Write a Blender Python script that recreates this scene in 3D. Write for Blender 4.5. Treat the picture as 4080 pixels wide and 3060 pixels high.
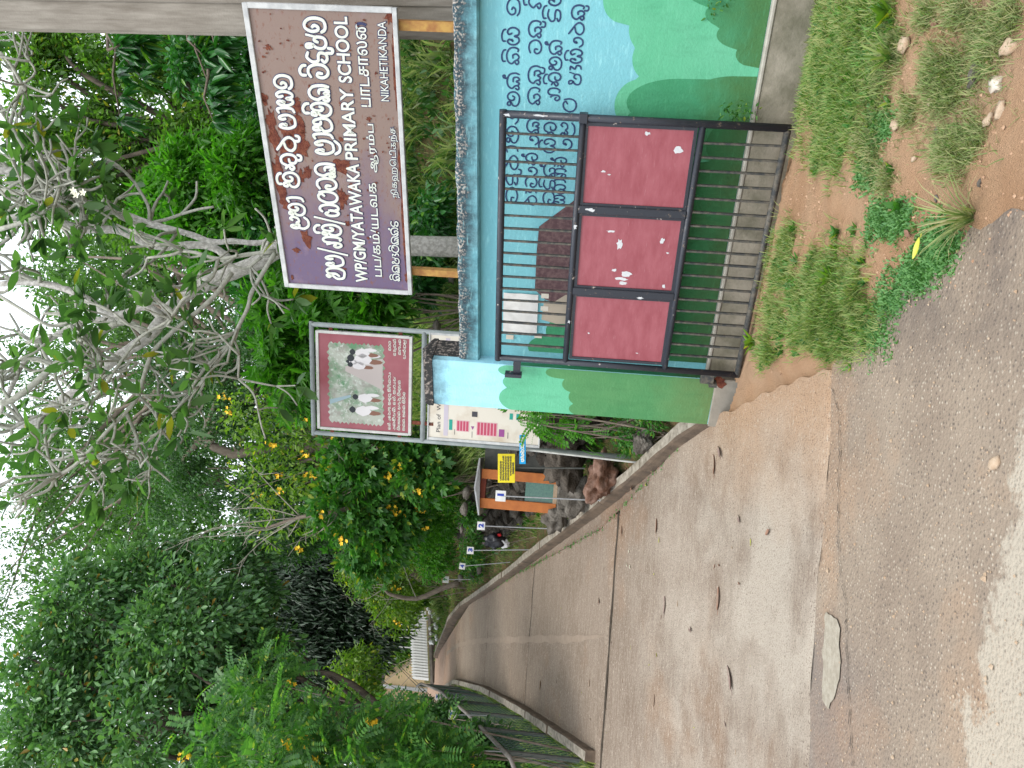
import bpy, bmesh, math, random
import numpy as np
from mathutils import Matrix, Vector, noise as mnoise
random.seed(7); RG = np.random.default_rng(7)
SC = bpy.context.scene; COL = SC.collection
for o in list(bpy.data.objects): bpy.data.objects.remove(o)

# ------------------------------------------------------------------ camera, sky, sun, exposure
F = 3100.0
up = np.array([0.0715, -0.9945, 0.075]); up /= np.linalg.norm(up)
fw = np.array([0, 0, 1.0]) - up*up[2]; fw /= np.linalg.norm(fw)
rt = np.cross(fw, up); rt = rt if rt[0] > 0 else -rt
MW = np.array([rt, fw, up])                      # lens axes (right, down, ahead) -> world
EYE = np.array([0, 0, 1.45])
cam_d = bpy.data.cameras.new('camera'); cam = bpy.data.objects.new('camera', cam_d); COL.objects.link(cam)
cam_d.sensor_width = 36; cam_d.lens = F/4080*36; cam_d.clip_end = 600; cam_d.clip_start = 0.05
cx = MW@np.array([0, 1.0, 0]); cy = MW@np.array([1.0, 0, 0]); cz = -(MW@np.array([0, 0, 1.0]))
m = Matrix.Identity(4)
for i in range(3): m[i][0], m[i][1], m[i][2], m[i][3] = cx[i], cy[i], cz[i], EYE[i]
cam.matrix_world = m; SC.camera = cam
wd = bpy.data.worlds.new('World'); SC.world = wd; wd.use_nodes = True
nt = wd.node_tree; bg = nt.nodes['Background']; bg.inputs[1].default_value = 0.14
sky = nt.nodes.new('ShaderNodeTexSky'); sky.sky_type = 'NISHITA'; sky.sun_disc = False
SUN_EL, SUN_ROT = math.radians(62), math.radians(200)
sky.sun_elevation = SUN_EL; sky.sun_rotation = SUN_ROT; sky.dust_density = 4; sky.air_density = 1.2
mx = nt.nodes.new('ShaderNodeMix'); mx.data_type = 'RGBA'; mx.inputs[0].default_value = 0.86
mx.inputs[7].default_value = (9.2, 9.7, 10.4, 1)                # even cloud layer
nt.links.new(sky.outputs[0], mx.inputs[6]); nt.links.new(mx.outputs[2], bg.inputs[0])
sl = bpy.data.lights.new('sun', 'SUN'); sl.energy = 1.5; sl.angle = math.radians(22); sl.color = (1, .97, .92)
so = bpy.data.objects.new('sun', sl); COL.objects.link(so)
sd = Vector((math.sin(SUN_ROT)*math.cos(SUN_EL), math.cos(SUN_ROT)*math.cos(SUN_EL), math.sin(SUN_EL)))
so.rotation_euler = sd.to_track_quat('Z', 'Y').to_euler()
SC.view_settings.view_transform = 'Standard'; SC.view_settings.look = 'None'
SC.view_settings.exposure = 0.62; SC.view_settings.gamma = 1
SC.cycles.max_bounces = 8; SC.cycles.transparent_max_bounces = 8; SC.cycles.use_denoising = True

# ------------------------------------------------------------------ places in the world
def ray(u, v): return MW@np.array([u-1530., v-2040., F])
def A(u, v, Y):
    r = ray(u, v); return EYE + r*Y/r[1]
def D(y):                                        # height of the drive
    a = .45
    return .27*a*np.logaddexp(0, (np.minimum(y, 26.5)-6.0)/a) + .015*np.clip(y-4.4, 0, 3) + .06*np.maximum(y-26.5, 0)
RY = [4, 6.6, 7.03, 9.47, 11.8, 15.69, 19.42, 21.54, 24, 30, 60]; RX = [.05, -.08, -.23, -1.35, -2.35, -4.02, -5.54, -6.58, -8.4, -15, -40]
LY = [4, 8.97, 10, 12.23, 15.72, 19.59, 22, 24, 30, 60]; LX = [-4.4, -4.27, -4.56, -5.2, -6.3, -7.71, -8.9, -10.5, -19, -50]
def kR(y): return np.interp(y, RY, RX)
def kL(y): return np.interp(y, LY, LX)
W_ = np.array([.841, -.541]); W_ /= np.linalg.norm(W_); N_ = np.array([W_[1], -W_[0]])
P0 = np.array([.185, 6.232, 0.])
def sm(t): t = np.clip(t, 0, 1); return t*t*(3-2*t)
def wob(x, y, s=1.0): return np.sin(x*1.7*s+.3)*np.cos(y*1.3*s+1.1)*.5 + np.sin(x*3.9*s+y*2.7*s+2)*.3 + np.sin(y*6.1*s-x*5.3*s)*.2
def G(x, y):                                     # bare ground height
    x = np.asarray(x, float); y = np.asarray(y, float)
    front = (x-P0[0])*N_[0] + (y-P0[1])*N_[1]    # >0 on the camera's side of the wall
    s = (x-P0[0])*W_[0] + (y-P0[1])*W_[1]
    d = (x-kR(y))*.9
    hill = 1-sm((y-20.5)/3.5)*sm((4.5-x-y*.25)/3)
    bank = D(y) + hill*(.06 + 1.0*sm((d-.75)/.35)*sm((y-8.2)/1.6) + .26*np.clip(d-.9, 0, 14) + .16*np.clip(d-3, 0, 8)*sm((y-7)/3) + .08*wob(x, y)*np.clip(d, 0, 1))
    verge = .14*sm((3.0-front)/2.6) + .02*wob(x, y, 1.6)*sm(s+1) + .05*np.clip(s-3, 0, 10)
    left = D(y) - .07 - .16*np.clip(kL(y)-x-.3, 0, 4) + .05*wob(x, y)*np.clip(kL(y)-x, 0, 1)
    z = np.where(d > 0, bank, np.where(x < kL(y), left, D(y)))
    roadz = np.where((s > -.1) | (y < 4.4), np.where(s > -.6, verge, 0), z)
    verge = verge - .07*sm((.3-front)/.35)
    z = np.where(front > -.28, np.where((y < 4.4) | (s > -.25), np.where(s > -.25, verge, 0.0), z), z)
    return z
def onG(u, v, h=0.0, g=None):
    g = g or G; r = ray(u, v); r = r/r[1]
    lo = 1.5; Y = np.arange(1.5, 45, .02); P = EYE[None]+r[None]*Y[:, None]
    k = np.argmax(P[:, 2] <= g(P[:, 0], P[:, 1])+h); return P[k]
def I(x, y): return 3060-y, x                    # photograph pixel -> upright pixel

# ------------------------------------------------------------------ helpers
def tag(o, label=None, cat=None, group=None, kind=None):
    if label: o['label'] = label
    if cat: o['category'] = cat
    if group: o['group'] = group
    if kind: o['kind'] = kind
    return o
def thing(name, label, cat, loc=(0, 0, 0), rz=0, group=None):
    o = bpy.data.objects.new(name, None); COL.objects.link(o); o.location = loc; o.rotation_euler = (0, 0, rz); o.empty_display_size = .1
    return tag(o, label, cat, group)
def link(name, me, mt=None, parent=None):
    if mt and not me.materials: me.materials.append(mt)
    o = bpy.data.objects.new(name, me); COL.objects.link(o)
    if parent: o.parent = parent
    return o
class MB:
    def __init__(s): s.v = []; s.f = []
    def add(s, v, f):
        b = len(s.v); s.v += [tuple(map(float, p)) for p in v]; s.f += [tuple(b+i for i in q) for q in f]; return s
    def box(s, x0, x1, y0, y1, z0, z1):
        return s.add([(x, y, z) for z in (z0, z1) for y in (y0, y1) for x in (x0, x1)], [(0, 2, 3, 1), (4, 5, 7, 6), (0, 1, 5, 4), (1, 3, 7, 5), (3, 2, 6, 7), (2, 0, 4, 6)])
    def bevbox(s, x0, x1, y0, y1, z0, z1, b=.01, j=0.0):
        bm = bmesh.new(); bmesh.ops.create_cube(bm, size=1)
        for q in bm.verts: q.co = Vector((x0 if q.co.x < 0 else x1, y0 if q.co.y < 0 else y1, z0 if q.co.z < 0 else z1))
        bmesh.ops.bevel(bm, geom=bm.edges[:], offset=b, segments=1, affect='EDGES')
        bm.verts.ensure_lookup_table(); s.add([q.co+Vector([random.uniform(-j, j) for _ in range(3)]) for q in bm.verts], [[q.index for q in f.verts] for f in bm.faces]); bm.free(); return s
    def tube(s, path, r, n=8, cap=True, flat=1.0):
        P = [Vector(p) for p in path]; k = len(P)
        R = [r]*k if np.isscalar(r) else list(r); V = []; ref = None
        for i, p in enumerate(P):
            t = (P[min(i+1, k-1)]-P[max(i-1, 0)]).normalized()
            if ref is None: ref = t.orthogonal().normalized()
            a = (ref-t*ref.dot(t)); a = a.normalized() if a.length > 1e-5 else t.orthogonal().normalized(); ref = a; b = t.cross(a)
            for j in range(n):
                th = 2*math.pi*j/n; V.append(p+(a*math.cos(th)+b*math.sin(th)*flat)*R[i])
        Fc = [(i*n+j, i*n+(j+1) % n, (i+1)*n+(j+1) % n, (i+1)*n+j) for i in range(k-1) for j in range(n)]
        if cap: Fc += [tuple(range(n-1, -1, -1)), tuple(range((k-1)*n, k*n))]
        return s.add(V, Fc)
    def prism(s, poly, y0, y1):                  # outline in x,z pushed from y0 (front) to y1
        n = len(poly); s.add([(p[0], y0, p[1]) for p in poly]+[(p[0], y1, p[1]) for p in poly], [tuple(range(n)), tuple(range(2*n-1, n-1, -1))]+[(i, n+i, n+(i+1) % n, (i+1) % n) for i in range(n)]); return s
    def sphere(s, c, r, sx=1, sy=1, sz=1, sub=2, j=0.0, sc=3.0, seed=0):
        bm = bmesh.new(); bmesh.ops.create_icosphere(bm, subdivisions=sub, radius=1)
        V = []
        for q in bm.verts:
            p_ = q.co*sc*.5+Vector((seed*7.3, seed, 0)); k = 1+j*(mnoise.noise(p_)*2+mnoise.noise(p_*2.7)*1.0+mnoise.noise(p_*6)*.4)
            V.append((c[0]+q.co.x*r*sx*k, c[1]+q.co.y*r*sy*k, c[2]+q.co.z*r*sz*k))
        s.add(V, [[q.index for q in f.verts] for f in bm.faces]); bm.free(); return s
    def mesh(s, name, smooth=False):
        me = bpy.data.meshes.new(name); me.from_pydata(s.v, [], s.f)
        if smooth: me.polygons.foreach_set('use_smooth', [True]*len(me.polygons))
        me.update(); return me
    def build(s, name, mt, parent=None, smooth=False): return link(name, s.mesh(name, smooth), mt, parent)
def npmesh(name, V, Q, smooth=True):
    V = np.asarray(V, np.float32); Q = np.asarray(Q, np.int32); k = Q.shape[1]
    me = bpy.data.meshes.new(name); me.vertices.add(len(V)); me.vertices.foreach_set('co', V.ravel())
    me.loops.add(Q.size); me.loops.foreach_set('vertex_index', Q.ravel()); me.polygons.add(len(Q))
    me.polygons.foreach_set('loop_start', np.arange(0, Q.size, k, dtype=np.int32)); me.polygons.foreach_set('loop_total', np.full(len(Q), k, np.int32))
    me.update(calc_edges=True)
    if smooth: me.polygons.foreach_set('use_smooth', np.ones(len(Q), bool))
    return me
def gridmesh(name, X, Yg, Z, keep=None):
    ny, nx = X.shape; V = np.stack([X, Yg, Z], -1).reshape(-1, 3)
    idx = np.arange(nx*ny).reshape(ny, nx); Q = np.stack([idx[:-1, :-1], idx[:-1, 1:], idx[1:, 1:], idx[1:, :-1]], -1).reshape(-1, 4)
    if keep is not None: Q = Q[keep[Q].all(1)]
    return npmesh(name, V, Q)

# ------------------------------------------------------------------ materials
class NT:
    def __init__(s, name):
        s.m = bpy.data.materials.new(name); s.m.use_nodes = True; s.t = s.m.node_tree; s.b = s.t.nodes['Principled BSDF']; s.out = s.t.nodes['Material Output']
        g = s.n('ShaderNodeNewGeometry'); s.pos = g.outputs['Position']; s.rnd = g.outputs['Random Per Island']; s.geo = g
        s.obj = s.n('ShaderNodeTexCoord').outputs['Object']
    def n(s, t): return s.t.nodes.new(t)
    def l(s, a, b): s.t.links.new(a, b)
    def noise(s, scale, co=None, st=(1, 1, 1), detail=5, rough=.6, off=(0, 0, 0)):
        mp = s.n('ShaderNodeMapping'); mp.inputs['Scale'].default_value = st; mp.inputs['Location'].default_value = off; s.l(co or s.pos, mp.inputs[0])
        q = s.n('ShaderNodeTexNoise'); q.inputs['Scale'].default_value = scale; q.inputs['Detail'].default_value = detail; q.inputs['Roughness'].default_value = rough
        s.l(mp.outputs[0], q.inputs[0]); return q.outputs[0]
    def vor(s, scale, co=None, feat='F1', out=0):
        q = s.n('ShaderNodeTexVoronoi'); q.feature = feat; q.inputs['Scale'].default_value = scale; s.l(co or s.pos, q.inputs[0]); return q.outputs[out]
    def ramp(s, v, a, b, c0=0.0, c1=1.0):
        q = s.n('ShaderNodeMapRange'); q.clamp = True
        for i, k in enumerate((a, b, c0, c1)): q.inputs[i+1].default_value = k
        s.l(v, q.inputs[0]); return q.outputs[0]
    def mix(s, f, a, b, mode='MIX'):
        q = s.n('ShaderNodeMix'); q.data_type = 'RGBA'; q.blend_type = mode
        for sock, val in ((0, f), (6, a), (7, b)):
            if isinstance(val, (int, float)): q.inputs[sock].default_value = val
            elif isinstance(val, tuple): q.inputs[sock].default_value = (*val, 1)
            else: s.l(val, q.inputs[sock])
        return q.outputs[2]
    def math(s, op, a, b=0.0):
        q = s.n('ShaderNodeMath'); q.operation = op
        for i, val in enumerate((a, b)):
            if isinstance(val, (int, float)): q.inputs[i].default_value = val
            else: s.l(val, q.inputs[i])
        return q.outputs[0]
    def xyz(s, co=None):
        q = s.n('ShaderNodeSeparateXYZ'); s.l(co or s.pos, q.inputs[0]); return q.outputs
    def col(s, c):
        if isinstance(c, tuple): s.b.inputs['Base Color'].default_value = (*c, 1)
        else: s.l(c, s.b.inputs['Base Color'])
        return s
    def rough(s, r, spec=.4):
        if isinstance(r, (int, float)): s.b.inputs['Roughness'].default_value = r
        else: s.l(r, s.b.inputs['Roughness'])
        s.b.inputs['Specular IOR Level'].default_value = spec; return s
    def bump(s, h, strength=.3, dist=.01):
        q = s.n('ShaderNodeBump'); q.inputs['Strength'].default_value = strength; q.inputs['Distance'].default_value = dist; s.l(h, q.inputs['Height']); s.l(q.outputs[0], s.b.inputs['Normal']); return s
def simple(name, c1, c2=None, scale=6, rough=.75, bump=.15, dist=.004, st=(1, 1, 1), lo=.35, hi=.65, spec=.35, metal=0):
    t = NT(name); n = t.noise(scale, t.obj, st)
    t.col(t.mix(t.ramp(n, lo, hi), c1, c2) if c2 else c1).rough(rough, spec)
    if bump: t.bump(t.noise(scale*6, t.obj, st), bump, dist)
    t.b.inputs['Metallic'].default_value = metal
    return t.m
def leafmat(name, dark, light, acc=None, accp=.04, trans=.45, rough=.42, tcol=None):
    t = NT(name); q = t.n('ShaderNodeValToRGB'); e = q.color_ramp.elements; q.color_ramp.interpolation = 'LINEAR'
    e[0].position = 0; e[0].color = (*dark, 1); e[1].position = .93 if acc else 1; e[1].color = (*light, 1)
    if acc:
        k = e.new(1-accp); k.color = (*acc, 1); e[1].position = max(.5, .985-accp)
    t.l(t.rnd, q.inputs[0])
    big = t.noise(1.3, detail=2); c = t.mix(t.ramp(big, .35, .65, 0, .5), q.outputs[0], t.mix(1.0, q.outputs[0], (.72, .9, .62), 'MULTIPLY'))
    t.col(c).rough(rough, .45)
    tr = t.n('ShaderNodeBsdfTranslucent'); t.l(t.mix(1.0, c, tcol or (1.0, 1.25, .45), 'MULTIPLY'), tr.inputs[0])
    ms = t.n('ShaderNodeMixShader'); ms.inputs[0].default_value = trans; t.l(t.b.outputs[0], ms.inputs[1]); t.l(tr.outputs[0], ms.inputs[2]); t.l(ms.outputs[0], t.out.inputs[0])
    return t.m
M = {}
# setting
t = NT('laterite soil'); n1 = t.noise(2.2); n2 = t.noise(38, detail=8, rough=.75); n3 = t.noise(.9, off=(4, 0, 0))
c = t.mix(t.ramp(n1, .35, .66), (.43, .25, .14), (.52, .335, .205)); c = t.mix(t.ramp(n3, .52, .72, 0, .75), c, (.36, .25, .17)); c = t.mix(t.ramp(n2, .55, .75, 0, .55), c, (.25, .14, .08)); c = t.mix(t.ramp(t.vor(70, out=0), .0, .18, .5, 0), c, (.6, .43, .28))
t.col(c).rough(.95, .2).bump(t.math('ADD', n2, t.noise(140)), 1.0, .022); M['soil'] = t.m
t = NT('bank earth'); n1 = t.noise(1.6); n2 = t.noise(14, detail=8, rough=.7)
c = t.mix(t.ramp(n1, .38, .62), (.10, .065, .035), (.16, .10, .055)); c = t.mix(t.ramp(n2, .42, .60, 0, .9), c, (.045, .085, .02)); t.col(c).rough(.95, .15).bump(n2, .9, .04); M['earth'] = t.m
t = NT('drive concrete'); p = t.xyz(); n1 = t.noise(.8, off=(2, 3, 0), detail=4); st = t.noise(9, st=(.35, 4.5, 1), detail=8, rough=.8); gr = t.noise(95, detail=4)
c = t.mix(t.ramp(n1, .38, .62), (.178, .132, .097), (.23, .177, .135)); c = t.mix(t.ramp(st, .44, .66, 0, .7), c, (.335, .28, .22)); c = t.mix(t.ramp(t.noise(.55, off=(9, 1, 0)), .55, .72, 0, .6), c, (.27, .155, .085))
near = t.ramp(p[1], 8.6, 6.2, 0, 1); c = t.mix(t.math('MULTIPLY', near, t.ramp(t.noise(1.1, off=(0, 7, 0), detail=6), .36, .56, 0, .85)), c, (.41, .36, .295))
edge = t.ramp(t.math('ADD', p[0], t.math('MULTIPLY', t.noise(1.6), .9)), -.4, .45, 0, .75); c = t.mix(t.math('MULTIPLY', edge, t.ramp(p[1], 8, 6, 0, 1)), c, (.38, .235, .135)); far = t.ramp(p[1], 19, 24, 0, .7); c = t.mix(far, c, (.38, .24, .17))
c = t.mix(t.ramp(gr, .54, .66, 0, .8), c, (.10, .065, .045)); c = t.mix(t.ramp(t.noise(60, st=(.5, 1, 1), off=(3, 3, 3)), .56, .68, 0, .6), c, (.48, .41, .33)); t.col(c).rough(.9, .25).bump(t.math('ADD', t.math('MULTIPLY', st, .9), gr), 1.0, .010); M['drive'] = t.m
t = NT('worn asphalt'); p = t.xyz(); n1 = t.noise(1.3, detail=5); v = t.vor(62, out=0); vc = t.vor(62, out=1); g2 = t.noise(120)
c = t.mix(t.ramp(n1, .36, .64), (.225, .175, .132), (.285, .228, .172)); c = t.mix(t.ramp(t.noise(.8, off=(5, 5, 0), detail=4), .52, .70, 0, .75), c, (.34, .215, .13))
vr = t.xyz(vc)[0]; c = t.mix(t.math('MULTIPLY', t.ramp(v, .42, .2, 0, .8), t.ramp(vr, .72, .8, 0, 1)), c, (.46, .40, .32)); c = t.mix(t.math('MULTIPLY', t.ramp(v, .42, .2, 0, .75), t.ramp(vr, .3, .22, 0, 1)), c, (.09, .075, .065))
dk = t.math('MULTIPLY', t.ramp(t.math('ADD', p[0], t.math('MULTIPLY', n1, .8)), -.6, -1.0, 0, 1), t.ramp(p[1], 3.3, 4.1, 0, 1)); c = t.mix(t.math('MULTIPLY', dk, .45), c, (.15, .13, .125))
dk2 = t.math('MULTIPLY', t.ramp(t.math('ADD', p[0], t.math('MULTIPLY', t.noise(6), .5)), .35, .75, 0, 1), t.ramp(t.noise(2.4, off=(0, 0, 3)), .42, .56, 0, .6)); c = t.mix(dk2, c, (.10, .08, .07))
yy = t.math('ADD', t.math('ADD', p[1], t.math('MULTIPLY', p[0], .22)), t.math('MULTIPLY', t.noise(4.5, detail=9, rough=.72), .8)); c = t.mix(t.math('MULTIPLY', t.ramp(yy, 2.99, 2.92, 0, .85), t.ramp(v, .05, .4, .35, 1)), c, (.40, .355, .285))
t.col(c).rough(.92, .25).bump(t.math('ADD', t.math('MULTIPLY', v, -1.2), g2), .85, .008); M['asphalt'] = t.m
M['joint'] = simple('black joint dirt', (.025, .018, .012), (.06, .045, .03), 20, .95)
M['kerb'] = simple('dark kerb side', (.16, .115, .08), (.075, .055, .04), 7, .95, .8, .012, lo=.3, hi=.7)  # darker brown for the kerb sides, upward faces get the paler kerbtop
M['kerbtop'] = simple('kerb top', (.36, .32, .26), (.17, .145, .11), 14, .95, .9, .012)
# wall paint, concrete
def painted(name, base, alt, top=None, tlo=0, thi=0, stain=(.05, .07, .08), low=None, llo=0, lhi=0):
    t = NT(name); p = t.xyz(); n = t.noise(3, detail=6); c = t.mix(t.ramp(n, .35, .68), base, alt); c = t.mix(t.ramp(t.noise(1.3, off=(3, 1, 8)), .55, .75, 0, .4), c, tuple(k*1.15 for k in alt))
    if top is not None:
        h = t.math('ADD', p[2], t.math('MULTIPLY', t.noise(7, detail=8, st=(1, 1, .8), rough=.75), .30)); c = t.mix(t.ramp(h, tlo, thi, 0, .96), c, stain)
        c = t.mix(t.math('MULTIPLY', t.ramp(h, thi-.01, thi+.03), t.ramp(t.noise(60, detail=5), .5, .6)), c, top)
    if low is not None:
        h = t.math('SUBTRACT', p[2], t.math('MULTIPLY', t.noise(5, detail=7), .5)); c = t.mix(t.ramp(h, lhi, llo, 0, .8), c, low)
    c = t.mix(t.ramp(t.noise(7, st=(2.5, 2.5, .6), off=(1, 9, 4), detail=7, rough=.7), .50, .72, 0, .30), c, tuple(k*.62 for k in base)); c = t.mix(t.ramp(t.noise(16, st=(.6, .6, 3), off=(5, 2, 4), detail=6), .56, .72, 0, .28), c, tuple(min(.9, k*1.25+.03) for k in alt))
    t.col(c).rough(.8, .2).bump(t.math('ADD', t.noise(55, detail=6), t.noise(6, detail=3)), .6, .006); return t.m
M['cyan'] = painted('pale cyan wall paint', (.31, .67, .77), (.36, .71, .80), low=(.14, .40, .45), llo=.2, lhi=-.2)
M['cyan_cap'] = painted('weathered cyan cap paint', (.19, .56, .66), (.32, .66, .74), top=(.38, .34, .30), tlo=2.27, thi=2.46, stain=(.025, .035, .045))
M['cyan_pillar'] = painted('sky blue pillar paint', (.30, .62, .74), (.37, .68, .79), top=(.42, .38, .33), tlo=2.62, thi=2.79, stain=(.03, .05, .07))
M['green_mid'] = painted('mid green mural paint', (.045, .24, .115), (.06, .29, .15), low=(.06, .14, .04), llo=.2, lhi=.55)
M['green_light'] = painted('light green mural paint', (.10, .40, .23), (.13, .44, .27))
M['green_dark'] = painted('dark green mural paint', (.022, .15, .055), (.035, .19, .075), low=(.05, .09, .03), llo=.1, lhi=.5)
M['green_olive'] = painted('olive green mural paint', (.065, .22, .085), (.09, .25, .10), low=(.12, .17, .06), llo=.0, lhi=.55)
M['mural_brown'] = simple('brown mural stone paint', (.085, .045, .05), (.14, .085, .085), 30, .75, .4, .004, lo=.42, hi=.6)
M['mural_tan'] = simple('tan mural paint', (.36, .31, .24), (.42, .36, .28), 8)
M['blacked'] = simple('black weathered concrete', (.035, .035, .035), (.36, .31, .27), 30, .95, .9, .01, lo=.50, hi=.66)
M['concrete'] = simple('grey concrete', (.22, .20, .165), (.33, .30, .25), 3.5, .92, .6, .006)
M['concrete_moss'] = simple('mossy plinth concrete', (.15, .14, .10), (.30, .27, .215), 5, .95, .7, .008)
M['plinth_top'] = simple('pale plinth ledge', (.40, .38, .33), (.28, .26, .22), 9)
t = NT('utility pole concrete'); n = t.noise(20, t.obj, (1, 1, .12), detail=7); t.col(t.mix(t.ramp(n, .3, .7), (.145, .125, .10), (.29, .265, .225))).rough(.92).bump(t.noise(60, t.obj), .5, .006); M['pole'] = t.m
M['rust_red'] = simple('rust red paint', (.30, .05, .02), (.13, .07, .045), 9, .7, .3)
# gate, metal
t = NT('chipped black paint'); n = t.noise(26, detail=9, rough=.75); c = t.mix(t.ramp(n, .60, .66), (.018, .022, .032), (.17, .13, .10)); c = t.mix(t.ramp(t.noise(11, off=(3, 3, 3), detail=6), .66, .69), c, (.45, .40, .36)); t.col(c).rough(t.ramp(n, .4, .7, .35, .75), .5).bump(n, .35, .003); M['black'] = t.m
t = NT('dusty black bar paint'); n = t.noise(20, detail=9, rough=.75); c = t.mix(t.ramp(n, .42, .64), (.03, .034, .036), (.125, .11, .085)); t.col(c).rough(.65, .4).bump(n, .3, .003); M['black_dusty'] = t.m
t = NT('faded maroon panel'); n = t.noise(5, t.obj, (1, 1, 3.0), detail=7); c = t.mix(t.ramp(n, .35, .65), (.25, .052, .068), (.31, .085, .105)); c = t.mix(t.ramp(t.noise(40, t.obj, (.3, 1, 2)), .60, .72, 0, .35), c, (.42, .20, .22)); t.col(c).rough(.45, .5).bump(t.noise(70), .12, .002); M['maroon'] = t.m
M['flake'] = simple('bare galvanised flake', (.58, .60, .62), (.48, .50, .52), 60, .5, .1)
t = NT('purple sign paint'); p = t.xyz(t.obj); n = t.noise(2.2, t.obj, (1, 1, 2.2), detail=6); g = t.math('ADD', t.math('MULTIPLY', p[0], .42), t.math('MULTIPLY', n, .9)); c = t.mix(t.ramp(g, .52, 1.00), (.110, .074, .138), (.200, .138, .112)); c = t.mix(t.ramp(t.noise(18, t.obj, (1, 1, 2), detail=8), .56, .66, 0, .75), c, (.16, .06, .035)); c = t.mix(t.ramp(t.noise(3.2, t.obj, off=(1, 5, 2), detail=7), .60, .70, 0, .5), c, (.25, .17, .21))
t.col(c).rough(.5, .45).bump(t.noise(35, t.obj), .15, .003); M['purple'] = t.m
M['rust'] = simple('flaked rust', (.085, .018, .012), (.20, .065, .035), 22, .9, .9, .01)
M['signframe'] = simple('greyish white frame', (.52, .53, .52), (.36, .37, .37), 12, .6, .2)
M['letter'] = simple('off white sign lettering', (.66, .68, .62), (.55, .58, .50), 14, .6, 0)
M['letter_edge'] = simple('dark blue letter outline', (.03, .035, .10), None, 6, .6, 0)
M['wallink'] = simple('navy wall lettering', (.012, .03, .10), (.03, .06, .14), 16, .7, 0)
M['yellowpost'] = simple('yellow painted post', (.46, .27, .07), (.30, .13, .04), 16, .7, .2)
M['greypipe'] = simple('grey painted pipe', (.20, .23, .23), (.27, .30, .30), 10, .5, .15)
M['alum'] = simple('aluminium edging', (.55, .55, .52), (.42, .42, .40), 14, .45, .1)
M['boardred'] = simple('faded red board print', (.22, .03, .045), (.28, .07, .085), 3, .4, 0, spec=.6)
M['planpaper'] = simple('weathered cream plan print', (.60, .56, .48), (.46, .38, .28), 4, .5, 0, lo=.48, hi=.75)
M['green_print'] = simple('green plan print', (.02, .28, .22), None); M['red_print'] = simple('crimson plan print', (.42, .06, .11), None); M['ink'] = simple('dark print', (.05, .05, .06), None, bump=0)
M['pink_print'] = simple('pink plan print', (.55, .33, .36), None); M['lilac'] = simple('lilac plan band', (.46, .42, .48), None); M['purple_print'] = simple('purple plan print', (.25, .06, .22), None)
M['white'] = simple('white paint', (.70, .70, .68), (.58, .58, .56), 12, .5, .1); M['blue_num'] = simple('blue numeral', (.02, .05, .35), None, bump=0)
M['sign_blue'] = simple('bright blue sign', (.01, .30, .62), None, bump=0); M['sign_yellow'] = simple('yellow sign', (.72, .60, .02), (.62, .50, .02), 8, bump=0)
M['orange'] = simple('orange painted plaster', (.50, .17, .045), (.38, .12, .035), 7, .75, .5); M['orange_dark'] = simple('dark red lintel', (.18, .035, .015), (.10, .02, .01), 7)
M['tin'] = simple('weathered tin', (.42, .43, .44), (.28, .28, .28), 9, .45, .1, metal=.3); M['tin_dark'] = simple('mossy tin', (.085, .085, .075), (.05, .055, .05), 9)
M['glass'] = simple('green reflecting pane', (.02, .10, .075), (.05, .16, .11), 40, .15, .2, spec=.8)
M['rock'] = simple('grey rock', (.075, .065, .052), (.19, .17, .145), 6, .95, 1.0, .03); M['rock_red'] = simple('red brown boulder', (.13, .06, .035), (.27, .17, .13), 9, .9, 1.0, .02, lo=.4, hi=.7); M['rock_dark'] = simple('dark wall stone', (.055, .045, .035), (.12, .10, .08), 7, .95, 1.0, .03)
M['quartz'] = simple('whitish quartz', (.60, .54, .46), (.48, .38, .28), 18)
M['crumb'] = simple('orange gravel crumb', (.42, .27, .17), (.30, .17, .10), 22)
M['stone_pale'] = simple('pale quartz stone', (.46, .36, .26), (.36, .24, .15), 22, .85, .7, .01)
M['cream'] = simple('cream house plaster', (.66, .50, .29), (.58, .42, .24), 4); M['roof'] = simple('brown roof edge', (.06, .045, .045), None); M['mesh'] = simple('green coated wire', (.025, .06, .045), (.05, .09, .07), 9, .5, 0); M['rail'] = simple('rusty grey rail', (.15, .135, .125), (.24, .21, .19), 12, .7, .3)
M['bag'] = simple('white plastic bag', (.62, .62, .64), None, 6, .35, .6); M['darkbag'] = simple('black plastic bag', (.012, .012, .016), None, 6, .3, .6); M['red'] = simple('red wrapper', (.5, .015, .02), None)
M['bark'] = simple('pale frangipani bark', (.34, .325, .295), (.54, .52, .485), 26, .9, .6, .006, lo=.42, hi=.6); M['bark_dark'] = simple('dark tree bark', (.045, .035, .026), (.12, .095, .07), 14, .95, .9, .02, (1, 1, .3)); M['bark_mid'] = simple('grey brown bark', (.14, .11, .085), (.22, .18, .14), 16, .95, .7, .01, (1, 1, .4)); M['twig'] = simple('dry grey twig', (.22, .20, .16), (.32, .30, .25), 16, .9, .2)
M['twig_green'] = simple('grey green frangipani twig', (.26, .26, .215), (.40, .40, .34), 26, .85, .4, .004)
M['petal_y'] = simple('yellow petal', (.85, .48, .02), (.85, .60, .04), 8, .6, 0); M['petal_w'] = simple('cream petal', (.80, .78, .62), None, 8, .6, 0)
M['deadleaf'] = simple('dry brown leaf', (.17, .085, .055), (.28, .165, .11), 22, .8, .3); M['deadleaf2'] = simple('dry grey brown leaf', (.19, .13, .11), (.26, .19, .16), 22, .8, .3); M['yleaf'] = simple('yellow green fallen leaf', (.38, .40, .04), (.50, .48, .08), 18, .5, .2)
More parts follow.
